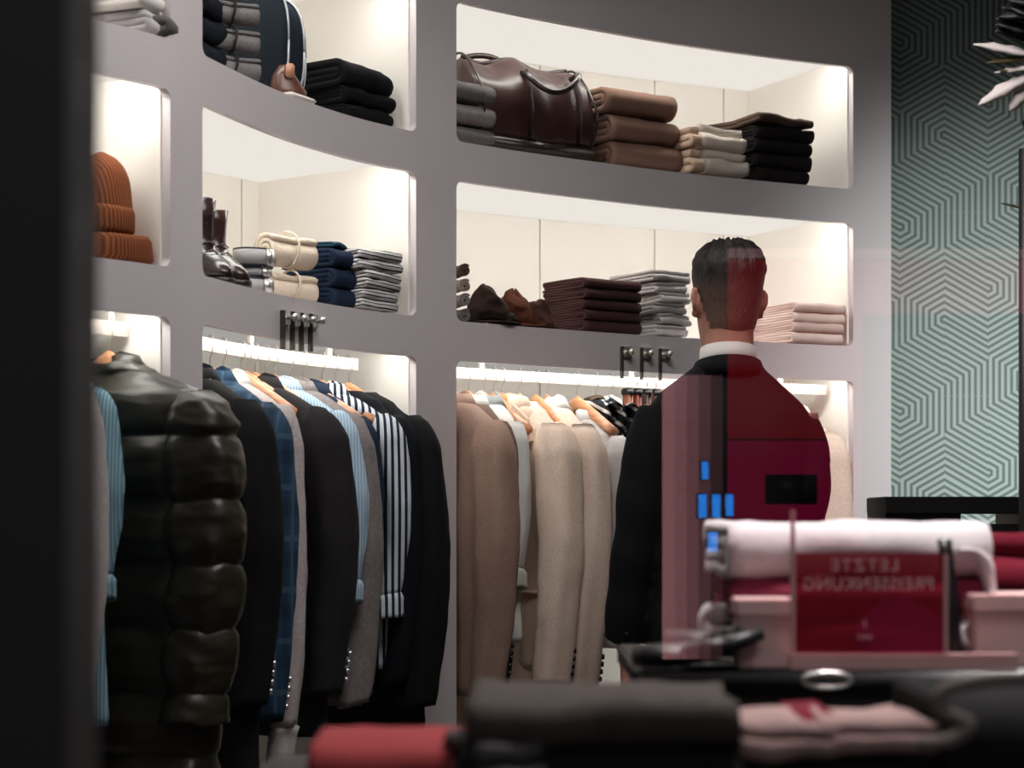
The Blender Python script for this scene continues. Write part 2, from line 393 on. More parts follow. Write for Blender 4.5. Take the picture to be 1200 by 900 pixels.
def hang(name, label, cat, px, mat, W_=.225, hem=-.80, cuff=-.78, T=.05, sw=(.052, .050), swing=.02, collar=None, lapel=None, buttons=None, nbut=4,
         rolled=None, rz=0., inner=None, seed=0, ribbed=None, group='clothes hanging on the rails', fw=0., puff=0., neck=.055, drop=0., hlabel=None, body_scale=1.0, lining=None):
    s, th = hanger(px, hlabel or ' '.join(('wooden hanger under the ' + label).split()[:16]), rz)
    a, _ = frame_at(s, RIN)
    root = empty(name, (a[0], a[1], RZ-drop), th); tag(root, label, cat, group)
    # torso
    prof = [(-.075, neck, .030), (-.083, neck+.012, .032), (-.100, neck+.055, .038), (-.122, .62*W_+.01, .043), (-.145, .85*W_, T*.95), (-.165, .96*W_, T), (-.185, W_, T), (-.22, W_*1.0, T*1.05),
            (-.30, W_*.95, T*1.12), (-.40, W_*.90, T*1.12), (-.52, W_*.88, T*1.08), (-.64, W_*.92, T*1.05), (hem+.06, W_*.96, T*1.05), (hem+.01, W_*.98, T*1.05), (hem, W_*.965, T*.98)]
    prof = [p for p in prof if p[0] > hem+.055] + prof[-3:]
    mb = MB(); rings = []
    zs = [p[0] for p in prof][::-1]
    n_r = 46 if not puff else 150
    for i in range(n_r+1):
        z = -.075+(hem+.075)*((i/n_r)**1.25)
        w_ = float(np.interp(z, zs, [p[1] for p in prof][::-1])); t_ = float(np.interp(z, zs, [p[2] for p in prof][::-1]))
        if puff:
            ph = ((z+.10)/.128) % 1.0; bulge = math.sqrt(max(0, 1-(2*ph-1)**2)); w_ += puff*.55*bulge; t_ += puff*bulge
        ring_ = []
        for j, (x, y, zz) in enumerate(sup(0, 0, z, w_*body_scale, t_, 36, 2.7)):
            fold = .006*math.sin(x*38+seed*2+z*3)*min(1, max(0, (-z-.15)*2.5))
            sag = .012*abs(x/w_)**2 if z > -.2 else 0
            ring_.append((x, y+fold*math.copysign(1, y), zz))
        rings.append(ring_)
    mb.loft(rings, False, False); mb.wob(.004, 9, seed)
    if puff: mb.wob(.006, 22, seed+1); mb.wob(.003, 60, seed+2)
    b = mb.build('body', mat, root)
    sm = b.modifiers.new('thick', 'SOLIDIFY'); sm.thickness = .003; sm.offset = -1
    # sleeves
    for sd in (1, -1):
        mb = MB(); rings = []; L = cuff+.145; n_s = 44 if not puff else 130
        for i in range(n_s+1):
            u = i/n_s; z = -.138+(cuff+.138)*u
            topr = min(1, math.sqrt(max(0.0, u*9))) if u < .111 else 1
            rx = sw[0]*(1.06-.30*u)*topr; ry = sw[1]*(1.10-.24*u)*(.5+.5*topr)
            cx = sd*(W_-.035+swing*min(1, u*2.2)*1.0 + .022*math.sin(u*math.pi)); cy = -fw*u - .022*u*u
            if puff:
                ph = ((z+.10)/.128) % 1.0; bulge = math.sqrt(max(0, 1-(2*ph-1)**2)); rx += puff*.8*bulge*topr; ry += puff*.8*bulge*topr
            if rolled and u > .90: rx *= 1.22+2.6*(u-.9); ry *= 1.22+2.6*(u-.9)
            if ribbed and u > .90: rx *= .86; ry *= .86
            rg = []
            for j in range(28):
                an = 2*math.pi*j/28
                wr = 1+.05*math.sin(3*an+seed+z*3)+.016*math.sin(z*27+2*an+seed*1.7)*min(1, u*3)+.05*math.sin(5*an-z*5+seed)
                if ribbed and u > .9: wr = 1+.03*(j % 2)
                rg.append((cx+rx*wr*math.cos(an), cy+ry*wr*math.sin(an), z + (.010*math.cos(an)*u if not puff else 0)))
            rings.append(rg)
        cut = int(n_s*.90)
        if rolled or ribbed:
            mb.loft(rings[:cut+1], True, False)
        else: mb.loft(rings, True, False)
        mb.wob(.006, 13 if not puff else 11, seed+sd, 1. if puff else .35)
        if not puff: mb.wob(.0022, 34, seed+sd, .6)
        if puff: mb.wob(.006, 24, seed+sd); mb.wob(.003, 60, seed+2)
        so = mb.build('sleeve', mat, root); q = so.modifiers.new('thick', 'SOLIDIFY'); q.thickness = .003; q.offset = -1
        if rolled or ribbed:
            mb = MB(); mb.loft(rings[cut:], False, False); mb.wob(.004, 14, seed); cm = rolled or ribbed
            co = mb.build('cuff', cm, so); q = co.modifiers.new('thick', 'SOLIDIFY'); q.thickness = .004; q.offset = 0
        if buttons and sd == 1:
            for q in range(nbut):
                z = cuff+.035+q*.020; an = math.radians(52); u = (z+.138)/(cuff+.138)
                rx = sw[0]*(1.06-.30*u)*1.06; ry = sw[1]*(1.10-.24*u)*1.06
                cx = sd*(W_-.035+swing+.022*math.sin(u*math.pi)); cy = -fw*u-.022*u*u
                c = Vector((cx+rx*math.cos(an), cy+ry*math.sin(an), z)); d = Vector((math.cos(an), math.sin(an), 0))
                mb = MB(); mb.tube([c-d*.004, c+d*.003, c+d*.0055], [.0075, .0078, .006], 10); mb.build('button', buttons, so)
    # collar and lapels
    if collar:
        mb = MB(); rings = []
        for i in range(25):
            an = math.radians(-58+296*i/24); cr = Vector((math.cos(an)*(neck+.012), math.sin(an)*.040, 0))
            o_ = cr.normalized()
            stand = .034 if i not in (0, 24) else .026
            base = cr+Vector((0, 0, -.080-.016*abs(math.cos(an)))); top = base+Vector((0, 0, stand))-o_*.006; fall = base+o_*.022+Vector((0, 0, -.010-.030*max(0, -math.sin(an))))
            rings.append([base-o_*.002, top-o_*.002, top+o_*.003, fall+o_*.002, fall-o_*.002, base+o_*.003])
        mb.loft(rings); mb.wob(.0015, 20, seed); mb.build('collar', collar, root)
    if lapel:
        for sd in (1, -1):
            pts = [(neck+.004, -.085), (neck+.05, -.125), (neck+.075, -.185), (neck+.035, -.196), (neck+.055, -.225), (.012, -.47), (.0, -.47), (neck-.035, -.16)]
            f = []; bk = []
            for (x, z) in pts:
                y = -(T*(1.1 if z < -.15 else .75)+.012) - .004
                f.append((sd*x, y-.008, z)); bk.append((sd*x, y+.004, z))
            mb = MB(); mb.loft([f, bk]); mb.build('lapel', lapel, root, smooth=False)
            MB().box(sd*.15-.045, sd*.15+.045, -T*1.12-.012, -T*1.0-.004, -.60, -.585, .003).build('pocket_flap', lapel, root)
    if inner:   # shirt or lining seen in the neck
        mb = MB(); mb.loft([sup(0, 0, -.070, neck-.008, .026, 20), sup(0, 0, -.10, neck, .028, 20)], False, False); mb.build('neck_lining', inner, root)
    return root

c_black = cloth('wool_black', (22, 22, 24)); c_navyblk = cloth('wool_midnight', (18, 20, 26)); c_char = cloth('wool_charcoal', (40, 38, 40))
c_plaid = plaid('plaid_blue', (40, 64, 86), (18, 30, 44), (84, 112, 130)); c_cream = cloth('knit_greige', (190, 180, 178), .24, scale=120)
c_lblue = striped('shirt_pale_blue', (150, 180, 204), (196, 214, 226), 140, .4, (.7, .7, .0)); c_grey = cloth('wool_heather', (140, 132, 130), .3, scale=120)
c_denim = cloth('denim_navy', (34, 48, 68), .2); c_stripe = striped('shirt_blue_stripe', (30, 40, 58), (206, 212, 218), 62, .55, (.75, .65, .0))
c_tan = cloth('wool_tan_brown', (158, 130, 116), .2, scale=130); c_brown = cloth('wool_taupe_brown', (112, 90, 80), .16); c_white = cloth('shirt_white', (224, 222, 216), .06)
c_beige = cloth('wool_beige', (240, 216, 198), .16, scale=130); c_beige2 = cloth('wool_sand', (230, 204, 184), .16, scale=130); c_pgrey = cloth('shirt_pale_grey', (196, 192, 192), .08)
c_puff = plain('nylon_olive', (36, 33, 21), .40, var=.3, scale=12, spec=.5, bump=.3); c_teal = striped('shirt_teal_blue', (96, 132, 146), (140, 170, 180), 160, .4)
b_dark = plain('horn_button_dark', (24, 22, 24), .25); b_silver = plain('button_silver', (210, 205, 200), .2, .8)
c_piping = cloth('piping_white', (220, 220, 220), .04)

# narrow bay: three garments
hang('puffer_coat', 'dark olive quilted puffer coat covering the first upright', 'coat', 128, c_puff, W_=.285, hem=-1.02, cuff=-.80, T=.075, sw=(.062, .060), swing=.01, puff=.024,
     collar=c_puff, neck=.07, seed=3, drop=.0)
hang('shirt', 'teal blue shirt with rolled cuffs beside the window frame', 'shirt', 52, c_teal, W_=.20, hem=-.80, cuff=-.56, T=.025, sw=(.040, .034), rolled=c_teal, collar=c_teal, seed=5)
hang('coat', 'greige wool coat half hidden by the black window frame', 'coat', 22, c_cream, W_=.225, hem=-.95, cuff=-.80, T=.04, seed=8)
# middle bay
hang('coat', 'black coat with white piping hanging nearest the first upright', 'coat', 224, c_black, W_=.235, hem=-.98, cuff=-.80, T=.045, swing=.035, buttons=b_silver, seed=1, inner=c_piping, collar=c_black, rz=-0.5)
hang('jacket', 'blue plaid jacket between the black and the greige garment', 'jacket', 246, c_plaid, W_=.240, hem=-.84, cuff=-.84, T=.04, buttons=b_silver, seed=2, collar=c_plaid, lapel=c_plaid, swing=.03, rz=-0.5)
hang('cardigan', 'greige knitted cardigan with long ribbed cuffs', 'cardigan', 262, c_cream, W_=.250, hem=-.80, cuff=-.95, T=.035, sw=(.040, .040), ribbed=c_cream, seed=4, collar=c_white, inner=c_white, swing=.02, rz=-0.46)
hang('jacket', 'charcoal wool jacket with silver cuff buttons', 'jacket', 299, c_char, W_=.235, hem=-.90, cuff=-.80, T=.05, sw=(.060, .052), buttons=b_silver, seed=6, collar=c_char, lapel=c_char, swing=.035, rz=-0.24)
hang('shirt', 'pale blue shirt with a wide rolled cuff beside the charcoal jacket', 'shirt', 322, c_lblue, W_=.225, hem=-.76, cuff=-.60, T=.03, sw=(.040, .036), rolled=c_lblue, seed=7, collar=c_lblue, swing=.035, rz=-0.14)
hang('jacket', 'heather grey jacket between the pale blue and the striped shirt', 'jacket', 340, c_grey, W_=.225, hem=-.84, cuff=-.84, T=.045, sw=(.046, .045), buttons=b_dark, seed=9, collar=c_grey, swing=.02, rz=-0.1)
hang('shirt', 'navy denim shirt collar wedged behind the heather grey jacket', 'shirt', 355, c_denim, W_=.19, hem=-.70, cuff=-.60, T=.03, sw=(.036, .034), seed=11, collar=c_denim, inner=c_white)
hang('shirt', 'navy and white striped shirt with rolled cuffs', 'shirt', 377, c_stripe, W_=.225, hem=-.76, cuff=-.64, T=.03, sw=(.042, .038), rolled=c_stripe, seed=12, collar=c_stripe, swing=.02)
hang('jacket', 'slim black jacket pressed behind the striped shirt', 'jacket', 392, c_navyblk, W_=.225, hem=-.86, cuff=-.80, T=.035, seed=13, neck=.08, swing=.02)
hang('jacket', 'black wool jacket hanging last on the rail beside the second upright', 'jacket', 409, c_black, W_=.245, hem=-.92, cuff=-.86, T=.045, sw=(.056, .048), seed=14, neck=.085, swing=.03, lapel=c_black)
# wide bay
hang('jacket', 'tan brown wool jacket hanging nearest the second upright', 'jacket', (s_[535]+.080,), c_tan, W_=.225, hem=-.86, cuff=-.85, T=.05, sw=(.058, .052), buttons=b_dark, seed=15, collar=c_tan, rz=-.18)
hang('jacket', 'taupe brown jacket squeezed behind the tan brown one', 'jacket', 549, c_brown, W_=.225, hem=-.84, cuff=-.82, T=.04, sw=(.046, .040), buttons=b_dark, seed=16, collar=c_white, rz=-0.28)
hang('shirt', 'white shirt with a loose cuff before the beige coats', 'shirt', 567, c_white, W_=.220, hem=-.72, cuff=-.58, T=.03, sw=(.040, .036), rolled=c_white, seed=17, collar=cloth('collar_grey', (150, 154, 152)), rz=-.27)
hang('coat', 'sand wool coat hanging between the white shirt and the light beige jackets', 'coat', 588, c_beige2, W_=.20, hem=-1.02, cuff=-.80, T=.045, sw=(.042, .042), buttons=b_dark, seed=18, collar=c_beige2, lapel=c_beige2, neck=.07, swing=.0, rz=.30)
hang('jacket', 'light beige jacket with wide sleeve in the middle of the pale clothes', 'jacket', 609, c_beige, W_=.235, hem=-.80, cuff=-.84, T=.05, sw=(.056, .062), buttons=b_dark, nbut=4, seed=19, neck=.075, swing=.03, rz=-.22)
hang('jacket', 'light beige jacket whose sleeve hangs beside the pale grey shirt', 'jacket', 641, c_beige, W_=.230, hem=-.80, cuff=-.86, T=.045, sw=(.054, .055), buttons=b_dark, nbut=4, seed=20, collar=c_white, neck=.07, swing=.03, rz=-.16)
hang('shirt', 'pale grey shirt hanging between the beige jackets and the man', 'shirt', 676, c_pgrey, W_=.215, hem=-.72, cuff=-.58, T=.03, sw=(.042, .040), rolled=c_pgrey, seed=21, collar=c_pgrey, drop=.03)
hang('coat', 'beige coat hanging at the far end behind the man', 'coat', 925, c_beige, W_=.235, hem=-.95, cuff=-.80, T=.05, seed=24, collar=c_beige, neck=.07)

# scarves over hangers
def scarf(px, label, mat, seed, drop=.07, w=.075, ln=.26, ml=None):
    s = s_at(px, RIN); a, th = frame_at(s, RIN)
    hanger(px, 'black hanger under the ' + label, 0, .10, M_black)
    r = empty('scarf', (a[0], a[1], RZ), th); tag(r, label, 'scarf', 'scarves beside the man')
    for k, (xx, lnk) in enumerate(((.05, ln), (-.03, ln*.8))):
        mb = MB(); rings = []
        for i in range(26):
            u = i/25; ang = math.pi*u
            y = -.028*math.cos(ang); z = -.062+.022*math.sin(ang)
            if u < .12: z -= lnk*(1-u/.12)
            if u > .88: z -= lnk*.9*((u-.88)/.12)
            ring_ = []
            for j in range(16):
                q = j/16*2*math.pi; x = xx+w*.62*math.cos(q); f = .008*math.sin(x*120+seed+k)
                ring_.append((x, y*(1+k*.25)+math.copysign(.0035, math.sin(q))*(-1 if u > .5 else 1)+f*(.4 if .15 < u < .85 else 1), z-.25*max(0, x)*1.0-.03*math.sin(x*30)**2))
            rings.append(ring_)
        mb.loft(rings); mb.wob(.007, 14, seed+k)
        mb.build('fold', mat if k == 0 else (ml or mat), r)
    mb = MB(); pts = [(.10*math.cos(t), -.045-.02*math.sin(t*2), -.12-.05*math.sin(t)) for t in [2*math.pi*i/24 for i in range(25)]]
    mb.tube(pts, .012, 8); mb.wob(.008, 12, seed); mb.build('loop', mat, r)
c_sc1 = striped('scarf_black_white', (196, 192, 186), (26, 30, 36), 34, .72, (.3, .4, .8)); c_sc2 = cloth('scarf_brown_check', (84, 68, 60), .4, scale=60)
scarf(698, 'black scarf with pale edge stripes beside the pale grey shirt', c_sc1, 31, ln=.12, ml=c_sc2)
scarf(716, 'dark patterned scarf in the second loop from the pale shirt', c_sc1, 33, ln=.13, ml=c_white)
def belt(px, label, rgb, seed):
    s = s_at(px, RIN); a, th = frame_at(s, RIN); r = empty('belt', (a[0], a[1], RZ), th); tag(r, label, 'belt', 'belts hanging beside the man')
    m = leather('belt_%d' % seed, rgb)
    mb = MB(); mb.box(-.016, .016, -.006, -.002, -.36, -.03, .001); mb.box(-.016, .016, .003, .007, -.30, -.03, .001); mb.wob(.006, 9, seed); mb.build('strap', m, r)
    mb = MB(); mb.box(-.022, .022, -.008, .009, -.040, -.018, .004); mb.build('buckle', M_black, r)
    mb = MB(); mb.tube([(0, 0, -.02), (.008, 0, 0), (.006, 0, .018), (-.006, 0, .018), (-.01, 0, .004)], .0018, 6); mb.build('hook', M_chrome, r)
for i, px in enumerate((735, 746, 757, 768)):
    belt(px, ['chestnut leather belt next to the scarves', 'reddish brown leather belt, second from the scarves', 'dark brown leather belt, third from the scarves', 'brown leather belt closest to the man'][i], [(120, 70, 50), (110, 52, 44), (60, 36, 30), (90, 54, 44)][i], i)
# spare hangers
for px, lb in ((282, 'bare wooden hanger between the cardigan and the charcoal jacket'), (290, 'wooden hanger just before the charcoal jacket'), (311, 'bare wooden hanger between charcoal jacket and pale blue shirt'),
               (579, 'bare wooden hanger beside the white shirt'), (628, 'bare wooden hanger between the two light beige jackets')):
    hanger(px, lb, .03, .15)

# ------------------------------------------------------------------ folded things
def ribbon(line, t, L, nx=10, seed=0, amp=.002, taper=0.):
    """a cloth strip: centre line in the (y,z) plane, thickness t, run along x for length L"""
    P = [Vector((0, y, z)) for y, z in line]; Lf, Rt = [], []
    for i, p in enumerate(P):
        d = (P[min(i+1, len(P)-1)]-P[max(i-1, 0)]).normalized(); nrm = Vector((0, -d.z, d.y)); Lf.append(p+nrm*t*.5); Rt.append(p-nrm*t*.5)
    loop = Lf+Rt[::-1]; n = len(loop); m = len(P); mb = MB(); rings = []
    for k in range(nx+1):
        x = -L/2+L*k/nx; e = 1.0
        if k in (0, nx): e = .985
        rings.append([Vector((x, q.y*e, q.z)) for q in loop])
    mb.loft(rings, False, False)
    for base in (0, nx*n):
        for i in range(m-1): mb.f.append((base+i, base+i+1, base+n-2-i, base+n-1-i))
    mb.wob(amp, 13, seed); mb.wob(amp*.5, 34, seed+5)
    zmin = min(p[2] for p in mb.v); mb.v = [(p[0], p[1], p[2]-zmin) for p in mb.v]
    return mb
def arc(cy, cz, r, a0, a1, k=7): return [(cy+r*math.cos(math.radians(a0+(a1-a0)*i/k)), cz+r*math.sin(math.radians(a0+(a1-a0)*i/k))) for i in range(k+1)]
def nested(depth, h):
    t = h/4; y0, y1 = depth/2, -depth/2
    ln = [(y0-t, 1.5*t), (0, 1.5*t)] + [(y1+2*t, 1.5*t)] + arc(y1+2*t, 2*t, .5*t, 270, 90) + [(0, 2.5*t), (y0-t, 2.5*t)] + arc(y0-t, 3*t, .5*t, -90, 90) + [(0, 3.5*t)] + arc(y1+2*t, 2*t, 1.5*t, 90, 270) + [(0, .5*t), (y0, .5*t)]
    return ln, t*.90
def serp(depth, h, n):
    t = h/n; ln = []; y0, y1 = depth/2-t/2, -depth/2+t/2
    for i in range(n):
        z = t*(i+.5)
        seg = [(y0, z), (0, z), (y1, z)] if i % 2 == 0 else [(y1, z), (0, z), (y0, z)]
        ln += seg
        if i < n-1: ln += arc(seg[-1][0], z+t/2, t/2, -90, -270, 5)[1:-1] if i % 2 == 0 else arc(seg[-1][0], z+t/2, t/2, -90, 90, 5)[1:-1]
    return ln, t*.88
def spiral(r, t):
    ln = []; a = 0.; turns = (r-t)/t
    k = int(turns*16)
    for i in range(k+1): th = 2*math.pi*i/16; rr = t*.5+t*th/(2*math.pi); ln.append((rr*math.cos(th), r+rr*math.sin(th)))
    return ln, t*.86
def place(px, base, inset, shelf=None):
    """world position on a shelf: px along the shelf front, inset behind its edge"""
    s = s_at(px, inset); a = at(s, inset); return (a[0], a[1], base), math.atan2(a[3], a[2])
def folded(name, label, cat, px, base, inset, L, depth, h, mat, style='nested', seed=0, group=None, rz=0., amp=.003, layers=3):
    loc, th = place(px, base, inset)
    ln, t = nested(depth, h) if style == 'nested' else serp(depth, h, layers)
    o = ribbon(ln, t, L, 12, seed, amp).build(name, mat); o.location = loc; o.rotation_euler = (0, 0, th+rz); tag(o, label, cat, group)
    return o
def rolled_item(name, label, cat, px, base, inset, L, r, mat, seed, group, rz=0., tie=None, dz=0.):
    loc, th = place(px, base, inset); ln, t = spiral(r, r/3.4)
    root = empty(name, loc, th+rz); tag(root, label, cat, group)
    mb = ribbon(ln, t, L, 12, seed, .0025)
    for i, p in enumerate(mb.v):
        pinch = 1-.12*math.exp(-(p[0]/.018)**2); mb.v[i] = (p[0], p[1]*pinch, r+(p[2]-r)*pinch)
    mb.build('roll', mat, root)
    if tie:
        mb = MB(); mb.tube([(.002*math.sin(3*a), r*.95*math.cos(a), r+r*.95*math.sin(a)) for a in [2*math.pi*i/20 for i in range(21)]], .0028, 6); mb.build('cord', tie, root)
    return root
A, B = ZA1, ZB1
F = .004
ordn = ['bottom', 'second from the bottom', 'third from the bottom', 'fourth from the bottom', 'fifth from the bottom', 'topmost', 'seventh']
def names(n, what):
    return [what % ('bottom' if i == 0 else 'top' if i == n-1 else 'middle' if n == 3 else ['', 'second lowest', 'third lowest', 'fourth lowest', 'fifth lowest'][i]) for i in range(n)]

# --- wide bay, upper shelf
g = 'grey folded pieces behind the leather bag'; c_g3 = cloth('knit_grey_mid', (110, 106, 106), .3, scale=120)
for i, lb in enumerate(names(3, 'grey knit folded beside the leather bag, %s of three')):
    folded('folded_sweater', lb, 'sweater', 528, A+F+i*.060, .15, .16, .20, .056, [c_g3, c_grey, c_g3][i], seed=40+i, group=g)
g = 'brown folded throws on the upper shelf'; c_br1 = cloth('wool_camel_brown', (134, 104, 90), .12, scale=300)
for i, lb in enumerate(names(3, 'camel brown folded throw, %s of three beside the leather bag')):
    folded('folded_throw', lb, 'throw', 734-i*3.5, A+F+i*(.075), .14, .245+.004*i, .22, .075, c_br1, seed=44+i, group=g, rz=(-.04, .03, .0)[i], amp=.004)
g = 'cream folded knits on the upper shelf'; c_cr1 = cloth('knit_cream', (232, 224, 212), .12, scale=140, wear=(206, 180, 156))
for i, lb in enumerate(('cream chunky knit folded under another, upper shelf', 'cream chunky knit on top, with a beige fold, upper shelf')):
    folded('folded_sweater', lb, 'sweater', 824-i*3, A+F+i*.072, .13, .15, .24, .072, c_cr1, seed=50+i, group=g, amp=.008, style='serp', layers=3)
    folded('folded_scarf', ['beige scarf folded beside the lower cream knit', 'beige scarf folded beside the upper cream knit'][i], 'scarf', 793-i*1, A+F+i*.07, .09, .035, .20, .062, cloth('knit_peach', (206, 178, 156), .2, scale=120), seed=52+i, group='beige scarves between throws and cream knits', amp=.006, style='serp', layers=3)
g = 'dark folded trousers on the upper shelf'; c_dk = cloth('twill_black_brown', (30, 25, 25), .2); c_dk2 = cloth('twill_brown', (88, 70, 62), .2)
for i, lb in enumerate(names(4, 'near-black folded trousers, %s of the stack under the brown pair')):
    folded('folded_trousers', lb, 'trousers', 892+(i % 2)*2, A+F+i*.042, .14, .185+.01*i, .24, .042, c_dk, seed=60+i, group=g, style='nested', amp=.004, rz=(.02, -.04, .03, 0)[i])
folded('folded_trousers', 'brown folded trousers lying on top of the near-black stack', 'trousers', 890, A+F+4*.042, .14, .21, .25, .026, c_dk2, seed=66, group=g, style='serp', layers=2, amp=.010, rz=.10)
# --- wide bay, lower shelf
g = 'dark brown folded sweaters on the lower shelf'; c_bd = cloth('knit_aubergine', (66, 42, 42), .15, scale=300)
for i, lb in enumerate(names(5, 'dark brown folded sweater, %s of five on the lower shelf')):
    folded('folded_sweater', lb, 'sweater', 694, B+F+i*.030, .12, .205, .20, .030, c_bd, seed=70+i, group=g, amp=.002, rz=(.0, .02, -.02, .02, -.01)[i])
g = 'grey and white folded shirts beside the head of the man'
for i in range(6):
    folded('folded_shirt', names(6, 'crumpled grey white folded shirt, %s of six beside the head of the man')[i].replace('seventh', ''), 'shirt', 763+(i % 2)*3-(5 if i == 5 else 0), B+F+i*.031, .13, .115+.02*(i == 5), .20, .031,
           cloth('linen_white_%d' % (i % 3), [(214, 208, 204), (190, 184, 182), (160, 154, 152)][i % 3 if i < 5 else 2], .1), seed=80+i, group=g, style='serp', layers=3, amp=.006, rz=(0, .06, -.05, .08, 0, .05)[i])
g = 'cream folded sweaters behind the man'
for i, lb in enumerate(names(4, 'blush cream folded sweater, %s of four behind the man')):
    folded('folded_sweater', lb, 'sweater', 930+i*1.0, B+F+i*.030, .13, .185, .26, .030, cloth('knit_blush_%d' % (i % 2), [(222, 202, 192), (206, 184, 176)][i % 2] if i < 3 else (240, 232, 226), .06), seed=90+i, group=g)
g = 'small rolled socks beside the second upright'
for i, lb in enumerate(names(4, 'small grey roll, %s of four beside the second upright')):
    rolled_item('rolled_socks', lb, 'socks', 540, B+F+i*.040, .06, .07, .020, [c_g3, c_grey, cloth('knit_taupe', (150, 136, 128), .2), cloth('knit_mocha', (84, 66, 60), .2)][i], 95+i, g, rz=1.2)
# brown suede caps lying together
def cap(px, label, rgb, seed, rz, inset=.09, r=.05, hgt=.062):
    loc, th = place(px, B+F, inset); root = empty('flat_cap', loc, th+rz); tag(root, label, 'cap', 'brown suede caps on the lower shelf')
    m = cloth('suede_%d' % seed, rgb, .3, scale=40, bump=.8, wear=(30, 20, 16)); rings = []
    for i in range(14):
        u = i/13; rr = r*math.sqrt(max(0.001, 1-u**2.6)); rings.append([(rr*math.cos(a)*(1+.12*math.sin(3*a+seed)), rr*1.15*math.sin(a)*(1+.10*math.sin(4*a+seed)), .004+hgt*u+.008*math.sin(2*a+seed)*u) for a in [2*math.pi*j/22 for j in range(22)]])
    mb = MB().loft(rings); mb.wob(.016, 20, seed); mb.wob(.010, 48, seed+2); mb.v = [(p[0], p[1], max(0.001, p[2])) for p in mb.v]; mb.build('crown', m, root, sub=1)
    mb = MB(); v = []
    for i in range(13):
        a = math.radians(200+140*i/12); v.append([(r*.8*math.cos(a), r*.9*math.sin(a), .012), (r*1.25*math.cos(a), r*1.75*math.sin(a), .006), (r*1.25*math.cos(a), r*1.75*math.sin(a), .001), (r*.8*math.cos(a), r*.9*math.sin(a), .003)])
    mb.loft(v); mb.build('brim', m, root)
cap(570, 'dark brown suede cap next to the small grey rolls', (44, 28, 22), 1, 0, r=.060, hgt=.10)
cap(600, 'rust brown crumpled suede cap in the middle', (84, 44, 26), 2, .5, .10, .055, .10)
cap(626, 'chestnut suede cap beside the dark brown sweaters', (62, 34, 24), 3, -.4, .09, .050, .075)
cap(588, 'near-black flattened suede cap lying in front of the others', (34, 22, 18), 4, .2, .055, .035, .030)

# brown leather duffel bag
def duffel():
    loc, th = place(603, A+F, .17); root = empty('duffel_bag', loc, th-.02); tag(root, 'large dark brown leather duffel bag on the upper shelf', 'bag')
    m = leather('leather_brown', (58, 36, 33), .36, .35); m2 = leather('leather_dark', (40, 26, 25), .3, .3)
    HL = .205; rings = []
    for i in range(33):
        u = -1+2*i/32; e = (1-abs(u)**5)**.5 if abs(u) < 1 else 0; e = max(e, .50); x = HL*(u*.96 + .04*math.copysign(1, u)*(abs(u)**.5)); r_ = []
        for j in range(28):
            a = 2*math.pi*j/28; c, s1 = math.cos(a), math.sin(a)
            y = .125*math.copysign(abs(c)**.8, c)*(1 if s1 < 0 else (1-.45*s1))*(.80+.20*e); z = .14+.14*math.copysign(abs(s1)**.75, s1)*(1 if s1 < 0 else (.82+.18*e))*1.0
            if s1 > 0: z += .014*math.sin(u*6+2)*s1-.010*abs(u)
            r_.append((x, y, z))
        rings.append(r_)
    mb = MB().loft(rings); mb.wob(.014, 9, 3); mb.wob(.008, 22, 4); mb.v = [(p[0], p[1], max(.001, p[2])) for p in mb.v]; mb.build('body', m, root, sub=1)
    mb = MB(); mb.tube([(x, .0+.004*math.sin(x*40), .278+.010*math.sin(x/HL*6+2)-.006*abs(x/HL)) for x in [HL*.9*(-1+2*i/20) for i in range(21)]], .006, 8); mb.build('zip', m2, root)
    for sy, hgt in ((-1, .0), (1, .075)):
        mb = MB(); pts = []
        for i in range(25):
            a = math.pi*i/24; x = .085*math.cos(a)*(1+.15*math.sin(a)); z = (.235-.055*math.sin(a)**2+.02*math.sin(2*a)) if sy < 0 else .235+.062*math.sin(a)**.7; y = sy*(.088)+ (-.075*math.sin(a)**.8 if sy < 0 else -.05*math.sin(a))
            pts.append((x+.045*(sy < 0) - .07*(sy > 0), y, z))
        mb.tube(pts, .0085, 8); mb.build('handle', m2, root)
        for sx in (-1, 1):
            px_ = (.085*sx+.045*(sy < 0)-.07*(sy > 0)); mb = MB(); mb.tube([(px_, sy*.126, .05), (px_, sy*.131, .12), (px_, sy*.124, .18), (px_, sy*.100, .235)], .013, 8, flat=.3); mb.build('handle_strap', m2, root)
    mb = MB().box(-.20, .20, -.120, .12, .0, .052, .012); mb.wob(.002, 20, 2); mb.build('base', m2, root)
    for k in (-1, 1):
        mb = MB(); mb.tube([(k*.195, .128*math.cos(a)*(1 if math.sin(a) < 0 else 1-.43*math.sin(a)), .14+.142*math.sin(a)) for a in [2*math.pi*i/28 for i in range(29)]], .0035, 6); mb.build('piping', m2, root)
duffel()

